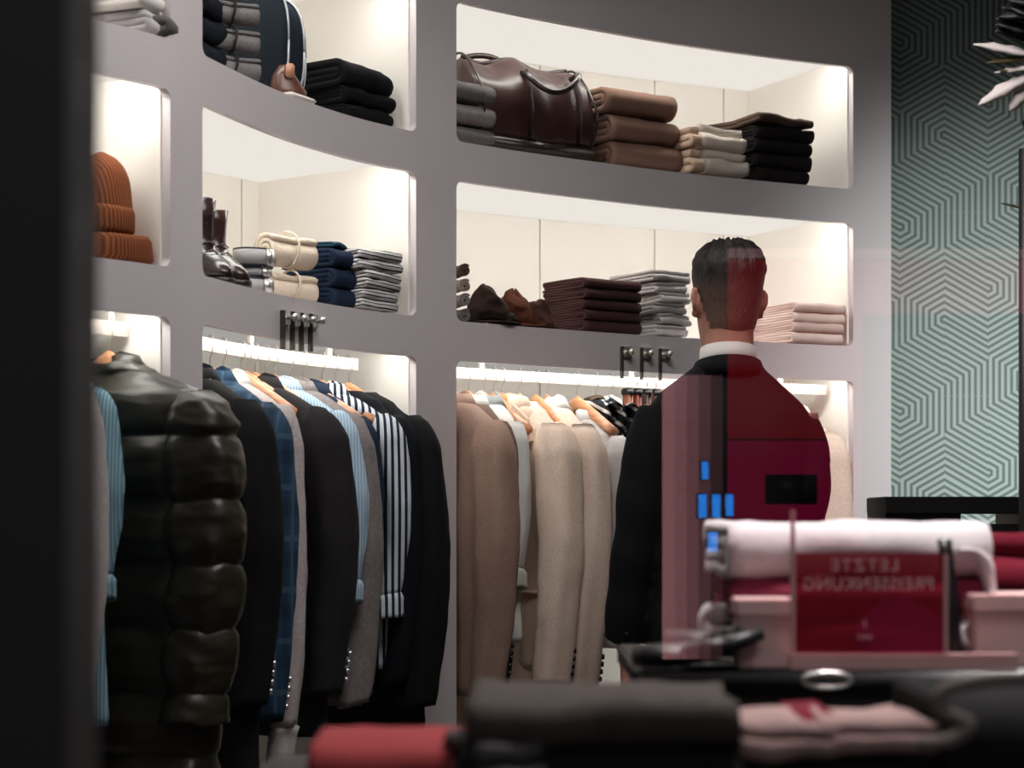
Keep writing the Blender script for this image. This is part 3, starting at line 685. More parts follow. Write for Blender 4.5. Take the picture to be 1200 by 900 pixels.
# --- middle bay, upper shelf
g = 'grey knit rolls tied with cord'; c_roll = cloth('knit_roll_grey', (134, 130, 130), .3, scale=150); M_cord = cloth('cord_dark', (60, 54, 52))
for i, lb in enumerate(names(4, 'grey knit roll tied with cord, %s of four on the upper shelf')):
    rolled_item('rolled_scarf', lb, 'scarf', 272-i*1.5, A+F+i*.061, .055, .13, .0305, c_roll, 100+i, g, rz=-.65, tie=M_cord)
c_ndk = cloth('knit_navy_dark', (26, 32, 40), .3)
for i, lb in enumerate(names(4, 'dark navy folded knit, %s of four behind the grey rolls')):
    folded('folded_sweater', lb, 'sweater', 232, A+F+i*.06, .10, .10, .10, .058, c_ndk, seed=106+i, group='dark navy knits behind the grey rolls', amp=.006)
def navy_bag(px, label, seed, inset, h=.30, w=.20, lean=0.):
    loc, th = place(px, A+F, inset); root = empty('rucksack', loc, th-1.05); tag(root, label, 'bag', 'navy bags with piping on the upper shelf')
    m = cloth('canvas_navy', (23, 32, 41), .2, rough=.75); rings = []
    T = .042
    out = [(w/2*math.copysign(abs(math.cos(a))**.6, math.cos(a)), h/2+h/2*math.copysign(abs(math.sin(a))**.7, math.sin(a))) for a in [2*math.pi*i/36 for i in range(36)]]
    for y, k in ((-T, .80), (-T*.92, .92), (-T*.6, .985), (0, 1.0), (T*.6, .985), (T*.92, .92), (T, .80)):
        rings.append([(x*k, y, h/2+(z-h/2)*k) for x, z in out])
    mb = MB().loft(rings); mb.wob(.006, 10, seed); mb.v = [(p[0], p[1]+p[2]*lean, p[2]) for p in mb.v]; mb.build('body', m, root)
    for y in (-T*.75, T*.75):
        mb = MB(); mb.tube([(x*.985, y+(h/2+(z-h/2)*.985)*lean, h/2+(z-h/2)*.985) for x, z in out+[out[0]]], .0030, 6); mb.build('piping', cloth('piping_pale', (186, 192, 198), .05), root)
    mb = MB(); mb.tube([(.05*math.cos(a), h*lean, h-.01+.05*math.sin(a)) for a in [math.pi*i/14 for i in range(15)]], .006, 8); mb.build('handle', m, root)
navy_bag(288, 'navy canvas bag with pale piping next to the grey rolls', 1, .16, .30, .21)
navy_bag(305, 'navy canvas bag with pale piping beside the black trousers', 2, .17, .275, .22)
c_bk = cloth('twill_black', (20, 20, 23), .2)
for i, lb in enumerate(names(3, 'black folded trousers, %s of three at the second upright')):
    folded('folded_trousers', lb, 'trousers', 388+(3, 5, 0)[i], A+F+(0, .036, .076)[i], .15, (.19, .20, .20)[i], .25, (.036, .040, .072)[i], c_bk, seed=110+i, group='black folded trousers on the upper shelf', amp=.008, rz=(.02, -.02, .05)[i])
loc, th = place(338, A+F, .06); sh = empty('leather_pouch', loc, th-.5); tag(sh, 'small brown leather pouch leaning on the black trousers', 'pouch')
mb = MB(); mb.loft([sup(0, 0, .002, .045, .030, 16), sup(0, 0, .03, .046, .030, 16), sup(-.010, 0, .06, .032, .018, 16), sup(-.016, 0, .088, .016, .010, 16)]); mb.wob(.006, 20, 3); mb.v = [(p[0], p[1], max(.0005, p[2])) for p in mb.v]; mb.build('body', leather('leather_tan_dark', (96, 62, 50)), sh)
MB().box(-.022, .002, -.032, -.022, .055, .090, .004).build('flap', leather('leather_tan', (206, 150, 118), .5), sh)
loc, th = place(345, A+F, .035); o = MB().box(-.055, .055, -.028, .028, 0, .012, .004).wob(.002, 20, 1).build('tissue_packet', plain('paper_white', (226, 218, 212), .7)); o.location = loc; o.rotation_euler = (0, 0, th); tag(o, 'flat white paper packet at the edge of the upper shelf', 'packet')

# --- middle bay, lower shelf
def boot(px, label, seed, inset, rz, h=.185):
    loc, th = place(px, B+F, inset); root = empty('leather_boot', loc, th+rz); tag(root, label, 'boot', 'dark leather boots on the lower shelf')
    m = leather('boot_leather_%d' % seed, [(38, 26, 26), (52, 34, 32)][seed % 2], .22, .3)
    secs = [(-.0, .016, .085, .036), (.0, .034, .078, .036), (.012, .056, .064, .034), (.030, .078, .044, .032), (.036, .11, .036, .032), (.036, .15, .037, .034), (.034, h, .041, .037)]
    rings = [[(x_, -cx_-yy, z) for (x_, yy, z) in [(q[1]-0, q[0], q[2]) for q in sup(0, 0, z, rl, rw, 24, 2.3)]] for (cx_, z, rl, rw) in [(-c, z, l, w_) for c, z, l, w_ in secs]]
    mb = MB().loft(rings, True, False); mb.wob(.004, 22, seed); o = mb.build('shaft', m, root); q = o.modifiers.new('t', 'SOLIDIFY'); q.thickness = .003
    mb = MB().loft([sup(0, .0, 0, .037, .088, 24), sup(0, 0, .014, .038, .089, 24)]); mb.build('sole', leather('sole_dark', (34, 22, 20), .4), root)
    for k in range(5):
        mb = MB(); z = .075+k*.021; y = -.012+.012*min(k, 2); mb.tube([(-.018, y-.004, z), (0, y-.010, z+.006), (.018, y-.004, z)], .0018, 6); mb.build('lace', M_black, root)
    mb = MB().tube([(0, .073, h-.01), (0, .082, h+.012), (0, .073, h+.016), (0, .066, h-.006)], .004, 6); mb.build('pull_tab', m, root)
boot(243, 'near-black leather boot against the first upright', 2, .10, -.5, .200)
boot(259, 'dark brown leather boot beside the coiled belts', 1, .09, -.35, .180)
def coiled_belt(px, base, label, seed, inset, r=.050, h=.036):
    loc, th = place(px, base, inset); root = empty('coiled_belt', loc, th); tag(root, label, 'belt', 'coiled belts on the lower shelf')
    m = cloth('webbing_grey', (176, 174, 174), .12); e = leather('belt_navy_edge', (22, 30, 44), .5)
    for rr, mm, nm, z0, z1 in ((r, m, 'webbing', .004, h-.004), (r*.995, e, 'edge', h-.004, h), (r*.995, e, 'edge', 0, .004), (r*.72, e, 'inner_coil', .003, h-.003)):
        mb = MB(); rings = []
        for i in range(41):
            a = 2*math.pi*i/40*.96; R = rr*(1-.05*i/40); c, s1 = math.cos(a), math.sin(a)*.8
            rings.append([(R*c, R*s1, z0), ((R-.004)*c, (R-.004)*s1, z0), ((R-.004)*c, (R-.004)*s1, z1), (R*c, R*s1, z1)])
        mb.loft(rings); mb.build(nm, mm, root)
    MB().box(-.018, .018, -r*.8-.006, -r*.8+.006, .002, h-.002, .003).build('buckle', M_chrome, root)
for i, lb in enumerate(('coiled grey webbing belt with navy edge, lowest of its stack', 'coiled navy belt between the two grey ones', 'coiled grey webbing belt with navy edge, on top of its stack')):
    coiled_belt(296+i*.5, B+F+(0, .040, .066)[i], lb, i, .085, (.054, .046, .058)[i], (.038, .024, .042)[i])
g = 'cream knit rolls tied with cord'; c_cr2 = cloth('knit_ecru', (228, 212, 192), .14, scale=150); M_cord2 = cloth('cord_cream', (226, 212, 196))
rolled_item('rolled_throw', 'cream knit roll tied with cord, lying under another', 'throw', 340, B+F, .10, .135, .042, c_cr2, 120, g, rz=-.30, tie=M_cord2)
rolled_item('rolled_throw', 'cream knit roll tied with cord, lying on top', 'throw', 336, B+F+.084, .10, .150, .046, c_cr2, 122, g, rz=-.22, tie=M_cord2)
c_nv = cloth('knit_navy', (30, 44, 66), .2)
for i, lb in enumerate(names(3, 'navy folded polo shirt, %s of three between cream rolls and striped shirts')):
    folded('folded_shirt', lb, 'shirt', 376, B+F+i*.049, .12, .10, .17, .048, c_nv, seed=126+i, group='navy folded shirts on the lower shelf', amp=.003)
folded('folded_shirt', 'teal folded shirt collar on top of the navy stack', 'shirt', 374, B+F+3*.049, .12, .085, .12, .014, cloth('cotton_teal', (36, 70, 88)), seed=131, style='serp', layers=2, amp=.006, rz=.2)
c_st = striped('shirt_fine_stripe', (40, 38, 42), (206, 204, 204), 110, .70, (0.04, .1, 1.0))
for i, lb in enumerate(names(3, 'finely striped folded shirt, %s of three at the second upright')):
    folded('folded_shirt', lb, 'shirt', 412+(0, 2, 1)[i], B+F+(0, .052, .100)[i], .11, .135+.012*i, .19, (.050, .046, .052)[i], c_st, seed=134+i, group='striped folded shirts on the lower shelf', amp=.005, style='serp', layers=4, rz=(0, .05, -.03)[i])

# --- narrow bay
def beanie(px, base, label, seed, inset, fold=False, R=.075):
    loc, th = place(px, base, inset); root = empty('beanie', loc, th); tag(root, label, 'hat', 'rust knit beanies in the narrow bay')
    m = striped('rib_rust', (100, 54, 32), (140, 82, 50), 150, .5, (.9, .4, 0)) ; rings = []
    for i in range(14):
        u = i/13; rr = R*(1-u**2.4)**.5 if u < 1 else .004; rings.append([(max(rr, .004)*math.cos(a), max(rr, .004)*.85*math.sin(a), .045+(.125 if not fold else .01)*u) for a in [2*math.pi*j/28 for j in range(28)]])
    mb = MB().loft(rings); mb.wob(.007, 14, seed); mb.build('crown', m, root)
    mb = MB().loft([sup(0, 0, .0, R*1.04, R*.88, 28, 2), sup(0, 0, .010, R*1.10, R*.94, 28, 2), sup(0, 0, .045, R*1.08, R*.92, 28, 2), sup(0, 0, .055, R*1.0, R*.86, 28, 2)]); mb.wob(.004, 14, seed); mb.v = [(p[0], p[1], max(0, p[2])) for p in mb.v]; mb.build('cuff', m, root)
beanie(128, B+F, 'flattened rust knit beanie, under the upright one', 1, .09, True, .085)
beanie(120, B+F+.058, 'rust knit beanie standing on the flattened one', 2, .09, False, .066)
for i, lb in enumerate(('pale grey folded shirt, lower one in the narrow bay', 'white folded shirt on the pale grey one in the narrow bay')):
    folded('folded_shirt', lb, 'shirt', 150-i*6, A+F+i*.05, .13, .19, .22, .046, [c_pgrey, c_white][i], seed=140+i, group='folded shirts on top of the narrow bay', style='serp', layers=3, amp=.006)
folded('folded_scarf', 'dark grey ribbon-like scarf on the pale grey shirt', 'scarf', 174, A+F, .05, .05, .10, .045, c_g3, seed=143, style='serp', layers=2, rz=.4)

# ------------------------------------------------------------------ the man
def lofted_path(mb, pts, rad, n=20, flat=1.): return mb.tube(pts, rad, n, True, flat)
def bez(P, k=10):
    P = [np.array(p, float) for p in P]; return [tuple(v) for v in catmull(P, k)]
def interp_r(rs, n): return [float(np.interp(i/(n-1), np.linspace(0, 1, len(rs)), rs)) for i in range(n)]
def man():
    D = 5.0; X0 = (856-600)/2400*D
    root = empty('person', (X0, D, 0)); tag(root, 'man in a dark suit and white shirt collar standing with his back turned', 'person')
    skin = NT('skin'); f = skin.noise(30, 3); skin.l(skin.mix(f, lin((176, 120, 104)), lin((206, 150, 130))), skin.b.inputs['Base Color']); skin.b.inputs['Roughness'].default_value = .5; skin.b.inputs['Subsurface Weight'].default_value = .08; skin.b.inputs['Subsurface Scale'].default_value = .01; skin = skin.m
    HX, HZ0 = -.005, 1.575      # neck base of the head
    yaw = math.radians(14)
    R = Matrix.Translation((HX, .02, 0)) @ Matrix.Rotation(yaw, 4, 'Z')
    # body: head, neck, trunk, arms, hands, legs -> one surface
    mb = MB()
    hd = [(1.548, .030, .028, .045), (1.556, .044, .048, .038), (1.572, .054, .070, .026), (1.595, .061, .082, .012), (1.62, .067, .090, .006), (1.65, .0715, .094, .002), (1.68, .0745, .0965, -.002),
          (1.71, .0765, .098, -.004), (1.74, .0765, .097, -.004), (1.765, .072, .091, -.004), (1.785, .060, .078, -.003), (1.80, .042, .055, -.002), (1.808, .018, .022, 0)]
    rings = []
    for z, rx, ry, cy in hd: rings.append([tuple(R @ Vector(p)) for p in sup(0, cy, z, rx, ry, 28, 2.15)])
    mb.loft(rings)
    mb.loft([[tuple(R @ Vector(p)) for p in sup(0, -.012+.03*(1.60-z), z, rx, ry, 24, 2.1)] for z, rx, ry in ((1.44, .075, .07), (1.50, .064, .062), (1.54, .060, .060), (1.60, .059, .062), (1.64, .060, .060))])
    H = lambda *p: tuple(R @ Vector(p))
    mb.tube([H(0, .090, 1.685), H(0, .104, 1.665), H(0, .116, 1.645), H(0, .104, 1.634)], [.007, .010, .013, .011], 10)   # nose
    mb.tube([H(-.045, .086, 1.70), H(0, .094, 1.702), H(.045, .086, 1.70)], .009, 8)       # brow
    mb.tube([H(-.024, .090, 1.602), H(0, .098, 1.604), H(.024, .090, 1.602)], [.004, .0068, .004], 8); mb.tube([H(-.020, .090, 1.594), H(0, .096, 1.592), H(.020, .090, 1.594)], [.004, .007, .004], 8)  # lips
    for sd in (-1, 1):
        pts = []
        for i in range(14):
            a = math.radians(-70+ 250*i/13); pts.append(H(sd*(.083+.009*math.cos((i-6)/5)), -.002-.020*math.sin(a)*1.0+0.0, 1.672+.032*-math.cos(a)*-1*0+.031*math.sin(a-1.2)))
        ear = [H(sd*.074, .010, 1.642), H(sd*.082, .004, 1.640), H(sd*.087, -.006, 1.652), H(sd*.094, -.016, 1.670), H(sd*.096, -.017, 1.688), H(sd*.091, -.008, 1.703), H(sd*.083, .006, 1.704), H(sd*.076, .014, 1.694)]
        mb.tube(bez(ear, 3), .0056, 8)
        mb.ball(H(sd*.082, .0, 1.672), .008, .016, .028)
        mb.ball(H(sd*.088, .0, 1.645), .006, .007, .010)
    mb.loft([sup(0, 0, z, rx, ry, 28, 2.4) for z, rx, ry in ((.86, .15, .10), (1.0, .145, .10), (1.15, .14, .095), (1.3, .165, .105), (1.40, .165, .09), (1.46, .12, .07), (1.50, .07, .06))])
    armL = bez([(-.165, 0, 1.41), (-.205, -.012, 1.26), (-.225, -.01, 1.11), (-.242, .02, .96), (-.25, .045, .82)]); armR = bez([(.160, .0, 1.395), (.180, .0, 1.27), (.172, .03, 1.13), (.12, .16, 1.10), (.06, .27, 1.13)])
    for arm in (armL, armR): mb.tube(arm, interp_r([.055, .047, .040, .038, .026], len(arm)), 16)
    def hand(w, d, side, pn):
        """w wrist, d direction of the hand, side = across the palm towards the thumb, pn = palm normal"""
        w, d, side, pn = Vector(w), Vector(d).normalized(), Vector(side).normalized(), Vector(pn).normalized()
        P = lambda a, b, c: tuple(w+d*a+side*b+pn*c)
        rings = []
        for a, hw, ht in ((-.01, .026, .021), (.02, .033, .018), (.05, .040, .016), (.085, .041, .014), (.095, .038, .010)):
            rings.append([P(a, hw*math.cos(t), ht*math.sin(t)) for t in [2*math.pi*i/14 for i in range(14)]])
        mb.loft(rings)
        for k, (off, ln) in enumerate(((.030, .070), (.010, .078), (-.010, .073), (-.029, .058))):
            a0 = .085 if k in (1, 2) else .080; pts = [P(a0, off, 0), P(a0+ln*.45, off*1.12, .006), P(a0+ln*.78, off*1.14, .018), P(a0+ln, off*1.12, .032)]
            mb.tube(bez(pts, 4), interp_r([.0095, .009, .008, .0062], 13), 8)
        pts = [P(.018, .026, .004), P(.042, .050, .010), P(.066, .062, .018), P(.088, .066, .026)]; mb.tube(bez(pts, 4), interp_r([.013, .0115, .010, .0075], 13), 8)
    hand(armL[-1], (-.02, .10, -1), (0, 1, .1), (1, 0, -.05)); hand(armR[-1], (-.55, .8, .15), (.4, .3, .85), (-.6, -.6, .5))
    for sd in (-1, 1):
        leg = bez([(sd*.085, 0, .90), (sd*.10, .01, .70), (sd*.105, .015, .48), (sd*.11, -.01, .28), (sd*.11, -.02, .08)]); mb.tube(leg, interp_r([.085, .075, .055, .050, .036], len(leg)), 16)
        mb.loft([[(sd*.11+x, y+.04, z) for x, y, z in sup(0, 0, z, rx, ry, 16)] for z, rx, ry in ((.01, .035, .10), (.05, .034, .09), (.09, .03, .05))])
    body = mb.build('body', skin, root); remesh(body, .0052, 2)
    for sd in (-1, 1):
        mb = MB(); mb.ball(H(sd*.031, .0845, 1.678), .012, .011, .0105); e = mb.build('eye', plain('eye_white', (220, 214, 208), .2), root)
        mb = MB(); mb.ball(H(sd*.031, .0935, 1.678), .0055, .0035, .0055); mb.build('iris', plain('iris', (60, 44, 34), .1), e)
    # hair: clipped sides fading into the skin, fuller top
    hm = NT('hair'); sep = hm.n('ShaderNodeSeparateXYZ'); hm.l(hm.coord(), sep.inputs[0])
    mr = hm.n('ShaderNodeMapRange'); hm.l(hm.math('ADD', sep.outputs[2], hm.math('MULTIPLY', hm.noise(60, 3), .03)), mr.inputs[0]); mr.inputs[1].default_value = 1.625; mr.inputs[2].default_value = 1.75
    st = hm.n('ShaderNodeTexNoise'); mp = hm.n('ShaderNodeMapping'); mp.inputs['Scale'].default_value = (260, 260, 40); hm.l(hm.coord(), mp.inputs[0]); hm.l(mp.outputs[0], st.inputs['Vector']); st.inputs['Scale'].default_value = 1.0
    dark = hm.mix(st.outputs['Fac'], lin((14, 11, 10)), lin((46, 36, 32)))
    hm.l(hm.mix(mr.outputs[0], hm.mix(st.outputs['Fac'], lin((92, 66, 58)), lin((140, 104, 92))), dark), hm.b.inputs['Base Color']); hm.b.inputs['Roughness'].default_value = .55; hm.bump(st.outputs['Fac'], .8, .004)
    mb = MB(); rings = []; hz = [z for z, *_ in hd]
    for i in range(40):
        z = 1.588+ (1.828-1.588)*(i/39)
        rg = []
        for j in range(64):
            a = 2*math.pi*j/64; back = -math.sin(a)
            zc = min(z, 1.806) if z < 1.80 else 1.806
            top = max(0, (z-1.735)/.09); zz = 1.735+(z-1.735)*.82 if z > 1.735 else z
            rx = float(np.interp(zz, hz, [h[1] for h in hd])); ry = float(np.interp(zz, hz, [h[2] for h in hd])); cy = float(np.interp(zz, hz, [h[3] for h in hd]))
            g_ = .0022+.004*min(1, max(0, (z-1.62)/.07))+.009*min(1, max(0, (z-1.71)/.05))
            # hair line: lower at the back, above the ears at the side, high at the front
            line = 1.585 if back > .55 else (1.585+ (1.700-1.585)*min(1, (.55-back)/.45) if back > -.35 else 1.775)
            g_ = g_ if z > line-.004 else -.006
            tz = z
            if z > 1.74:
                n1 = noise.noise(Vector((math.cos(a)*5, math.sin(a)*5, z*6)))*.007 + noise.noise(Vector((math.cos(a)*22, math.sin(a)*22, z*40)))*.004
                g_ += n1; tz += n1*1.4
            p = (math.cos(a)*(rx+g_), cy+math.sin(a)*(ry+g_), tz)
            rg.append(tuple(R @ Vector(p)))
        rings.append(rg)
    mb.loft(rings)
    # tufts on the crown
    random.seed(11)
    for k in range(300):
        a = random.uniform(0, 2*math.pi); r = math.sqrt(random.random())*.95; x = .066*r*math.cos(a); y = -.004+.082*r*math.sin(a); z = 1.745+.062*math.sqrt(max(0, 1-r*r*.92))
        d = Vector((x*3.5+random.uniform(-.35, .55)+.12, y*2+random.uniform(.0, .6), .55)).normalized(); ln = random.uniform(.016, .030)
        p0 = Vector((x, y, z)); mb.tube([H(*p0), H(*(p0+d*ln*.6)), H(*(p0+d*ln+Vector((.004, .004, -.003))))], [.005, .0035, .0006], 5)
    mb.build('hair', hm.m, root)
    # shirt collar
    wh = plain('shirt_white_collar', (232, 226, 222), .7); mb = MB(); rings = []
    for i in range(37):
        a = math.radians(90+12+336*i/36); cx, cy = HX, .012; rx, ry = .067, .070
        lift = .028*max(0, -math.sin(a)); zb = 1.515+lift*.7-.008; zt = 1.560+lift*.45
        o_ = Vector((math.cos(a), math.sin(a), 0)); c = Vector((cx+rx*math.cos(a), cy+ry*math.sin(a), 0))
        rings.append([c+o_*.006+Vector((0, 0, zb-.015)), c+o_*.001+Vector((0, 0, zt)), c-o_*.003+Vector((0, 0, zt)), c-o_*.003+Vector((0, 0, zb))])
    mb.loft(rings); mb.build('shirt_collar', wh, root)
    suit = cloth('suit_black_navy', (21, 21, 25), .15, rough=.85)
    mb = MB(); tors = [(.80, .202, .140, .0), (.90, .200, .136, 0), (1.0, .190, .128, 0), (1.10, .182, .120, 0), (1.2, .186, .122, 0), (1.30, .196, .126, -.004), (1.37, .200, .120, -.006), (1.41, .195, .108, -.006),
                       (1.44, .172, .096, -.004), (1.465, .142, .084, 0), (1.49, .112, .076, .004), (1.51, .088, .073, .008), (1.527, .076, .072, .010)]
    rings = []
    for z, rx, ry, cy in tors:
        r_ = []
        for x, y, zz in sup(.0, cy, z, rx, ry, 40, 2.35):
            tilt = -.016*(x/.2) if z > 1.35 else 0
            bl = .006*math.exp(-(x/.012)**2) if (y < 0 and z < 1.2) else 0      # centre back seam
            sb = .008*math.exp(-((abs(x)-.085)/.05)**2) if (y < 0 and 1.28 < z < 1.42) else 0
            r_.append((x, y+bl-sb, zz+tilt))
        rings.append(r_)
    mb.loft(rings)
    jl = bez([(-.165, -.004, 1.405), (-.190, -.008, 1.33), (-.212, -.012, 1.22), (-.224, -.01, 1.11), (-.243, .01, .98), (-.256, .040, .845)]); mb.tube(jl, interp_r([.060, .066, .064, .060, .056, .053], len(jl)), 22)
    jr = bez([(.155, -.004, 1.375), (.172, -.004, 1.31), (.178, .0, 1.22), (.165, .04, 1.13), (.12, .15, 1.105), (.075, .24, 1.125)]); mb.tube(jr, interp_r([.060, .068, .066, .062, .054, .050], len(jr)), 22)
    jk = mb.build('suit_jacket', suit, root); remesh(jk, .007, 6)
    # soften: slight creases
    for v in jk.data.vertices:
        z = v.co.z; v.co += v.normal*(.0035*noise.noise(Vector((v.co.x*9, v.co.y*9, v.co.z*5)))+.0018*math.sin(v.co.z*46+v.co.x*10)*(1 if abs(v.co.x) > .17 and z < 1.28 else 0))
    jk.data.update()
    # collar of the jacket and the back vent
    mb = MB(); rings = []
    for i in range(31):
        a = math.radians(-90+230*(i/30-.5)); rx, ry = .078, .078; lift = .018*max(0, -math.sin(a))
        o_ = Vector((math.cos(a), math.sin(a), 0)); c = Vector((HX+rx*math.cos(a), .012+ry*math.sin(a), 0))
        rings.append([c+o_*.020+Vector((0, 0, 1.478+lift)), c+o_*.004+Vector((0, 0, 1.523+lift)), c-o_*.003+Vector((0, 0, 1.520+lift)), c+Vector((0, 0, 1.48+lift))])
    mb.loft(rings); mb.build('jacket_collar', suit, jk)
    for sd, arm in ((-1, jl), ):
        e = Vector(arm[-1]); d = (Vector(arm[-1])-Vector(arm[-3])).normalized()
        mb = MB(); mb.tube([e-d*.03, e+d*.006, e+d*.014], [.040, .040, .038], 18); mb.build('shirt_cuff', wh, root)
        for k in range(4):
            q = Vector(arm[-3])+Vector((-.0, -.055, .012*k)); mb = MB(); mb.tube([q+Vector((0, .006, 0)), q+Vector((0, -.001, 0))], [.006, .006], 10); mb.build('cuff_button', M_black, jk)
    tr = cloth('trouser_black', (18, 18, 21), .1); mb = MB()
    mb.loft([sup(0, 0, z, rx, ry, 32, 2.3) for z, rx, ry in ((.78, .185, .12), (.86, .175, .12), (.98, .155, .108))])
    for sd in (-1, 1):
        leg = bez([(sd*.092, 0, .84), (sd*.10, .006, .66), (sd*.108, .010, .46), (sd*.112, -.008, .26), (sd*.113, -.015, .05)]); mb.tube(leg, interp_r([.100, .090, .075, .068, .062], len(leg)), 20)
    remesh(mb.build('trousers', tr, root), .010, 4)
    for sd in (-1, 1):
        mb = MB(); mb.loft([[(x+sd*.112, y+.045, z) for x, y, z in sup(0, 0, z, rx, ry, 20)] for z, rx, ry in ((0, .044, .14), (.02, .045, .142), (.045, .042, .13), (.075, .036, .085), (.10, .03, .05))]); mb.build('shoe', leather('shoe_black', (16, 14, 14), .2), root)
man()

# ------------------------------------------------------------------ tables and goods near the window
def table(label, x0, x1, y0, y1, z, name='display_table'):
    r = empty(name, ((x0+x1)/2, (y0+y1)/2, 0)); tag(r, label, 'table'); cx, cy = (x0+x1)/2, (y0+y1)/2
    MB().box(x0-cx, x1-cx, y0-cy, y1-cy, z-.03, z, .004).build('table_top', M_tab, r)
    MB().box(x0-cx+.02, x1-cx-.02, y0-cy+.02, y1-cy-.02, z-.14, z-.031).build('apron', M_tab, r, smooth=False)
    for a in (x0-cx+.04, x1-cx-.04):
        for b in (y0-cy+.04, y1-cy-.04): MB().box(a-.025, a+.025, b-.025, b+.025, 0, z-.141, .003).build('leg', M_tab, r, smooth=False)
M_tab = plain('table_black_lacquer', (18, 16, 17), .35)
ZT1, ZT2 = .952, .868
table('high black display table carrying the pale folded blanket', .16, 1.35, 2.52, 3.12, ZT1)
table('low black display table with dark folded garments nearest the window', -.28, 1.15, 1.62, 2.38, ZT2)
mb = MB(); c = W(968, 797, 2.51); mb.tube([(c.x+.030*math.cos(a), c.y-.006, c.z+.009*math.sin(a)) for a in [2*math.pi*i/24 for i in range(25)]], .0035, 8)
o = mb.build('ring_pull', M_chrome); tag(o, 'oval chrome ring pull on the edge of the high black table', 'handle')

def fold_w(name, label, cat, c, L, depth, h, mat, rz=0, style='nested', layers=3, seed=0, amp=.004, group=None):
    ln, t = nested(depth, h) if style == 'nested' else serp(depth, h, layers)
    o = ribbon(ln, t, L, 16, seed, amp).build(name, mat); o.location = c; o.rotation_euler = (0, 0, rz); return tag(o, label, cat, group)
c_fluff = cloth('fleece_white', (226, 216, 218), .10, scale=90, sheen=.3, bump=.6); c_rose = cloth('fleece_rose', (160, 60, 86), .12, scale=90); c_wine = cloth('knit_wine', (110, 22, 40), .15, scale=120)
g = 'folded blankets on the high black table'
xc = W(992, 0, 2.80).x
for i, (m, lb, hh) in enumerate(((c_wine, 'wine red folded blanket at the bottom of the blanket stack', .055), (c_rose, 'rose folded blanket under the white one', .052), (c_fluff, 'thick white fleece blanket folded on top of the stack', .074))):
    z = ZT1+.001+(0, .056, .109)[i]
    fold_w('folded_blanket', lb, 'blanket', (xc+(.01, .0, -.002)[i], 2.82, z), (.33, .335, .352)[i], .26, hh, m, 0.10*(i-1)*.3, 'nested', seed=200+i, amp=.006, group=g)
# loose end of the white blanket hanging in loops at the side
mb = MB(); x0 = W(1122, 0, 2.72).x
ln = [(x0-.005, ZT1+.150), (x0+.012, ZT1+.145), (x0+.026, ZT1+.12), (x0+.028, ZT1+.09), (x0+.016, ZT1+.065), (x0-.004, ZT1+.05), (x0-.006, ZT1+.03), (x0+.010, ZT1+.018), (x0+.028, ZT1+.012)]
pts = catmull([np.array(p) for p in ln], 5); v = []
for (x, z) in pts: v.append([(x, 2.66, z), (x+.008, 2.66, z+.004), (x+.008, 2.80, z+.004), (x, 2.80, z)])
mb.loft(v); mb.wob(.005, 25, 9); o = mb.build('white_scarf', c_fluff); tag(o, 'white fleece scarf hanging in a loop beside the blanket stack', 'scarf')
# dark strap leaning over the side of the stack
mb = MB(); a, b = W(1107, 632, 2.615), W(1120, 782, 2.60); v = []
for i in range(13):
    u = i/12; p = a.lerp(b, u); p.y += -.01*math.sin(u*3.1); v.append([(p.x-.009, p.y, p.z), (p.x+.009, p.y, p.z), (p.x+.009, p.y+.004, p.z), (p.x-.009, p.y+.004, p.z)])
mb.loft(v); o = mb.build('leather_strap', leather('strap_black', (18, 16, 16), .4)); tag(o, 'black leather strap hanging down the side of the blanket stack', 'strap')

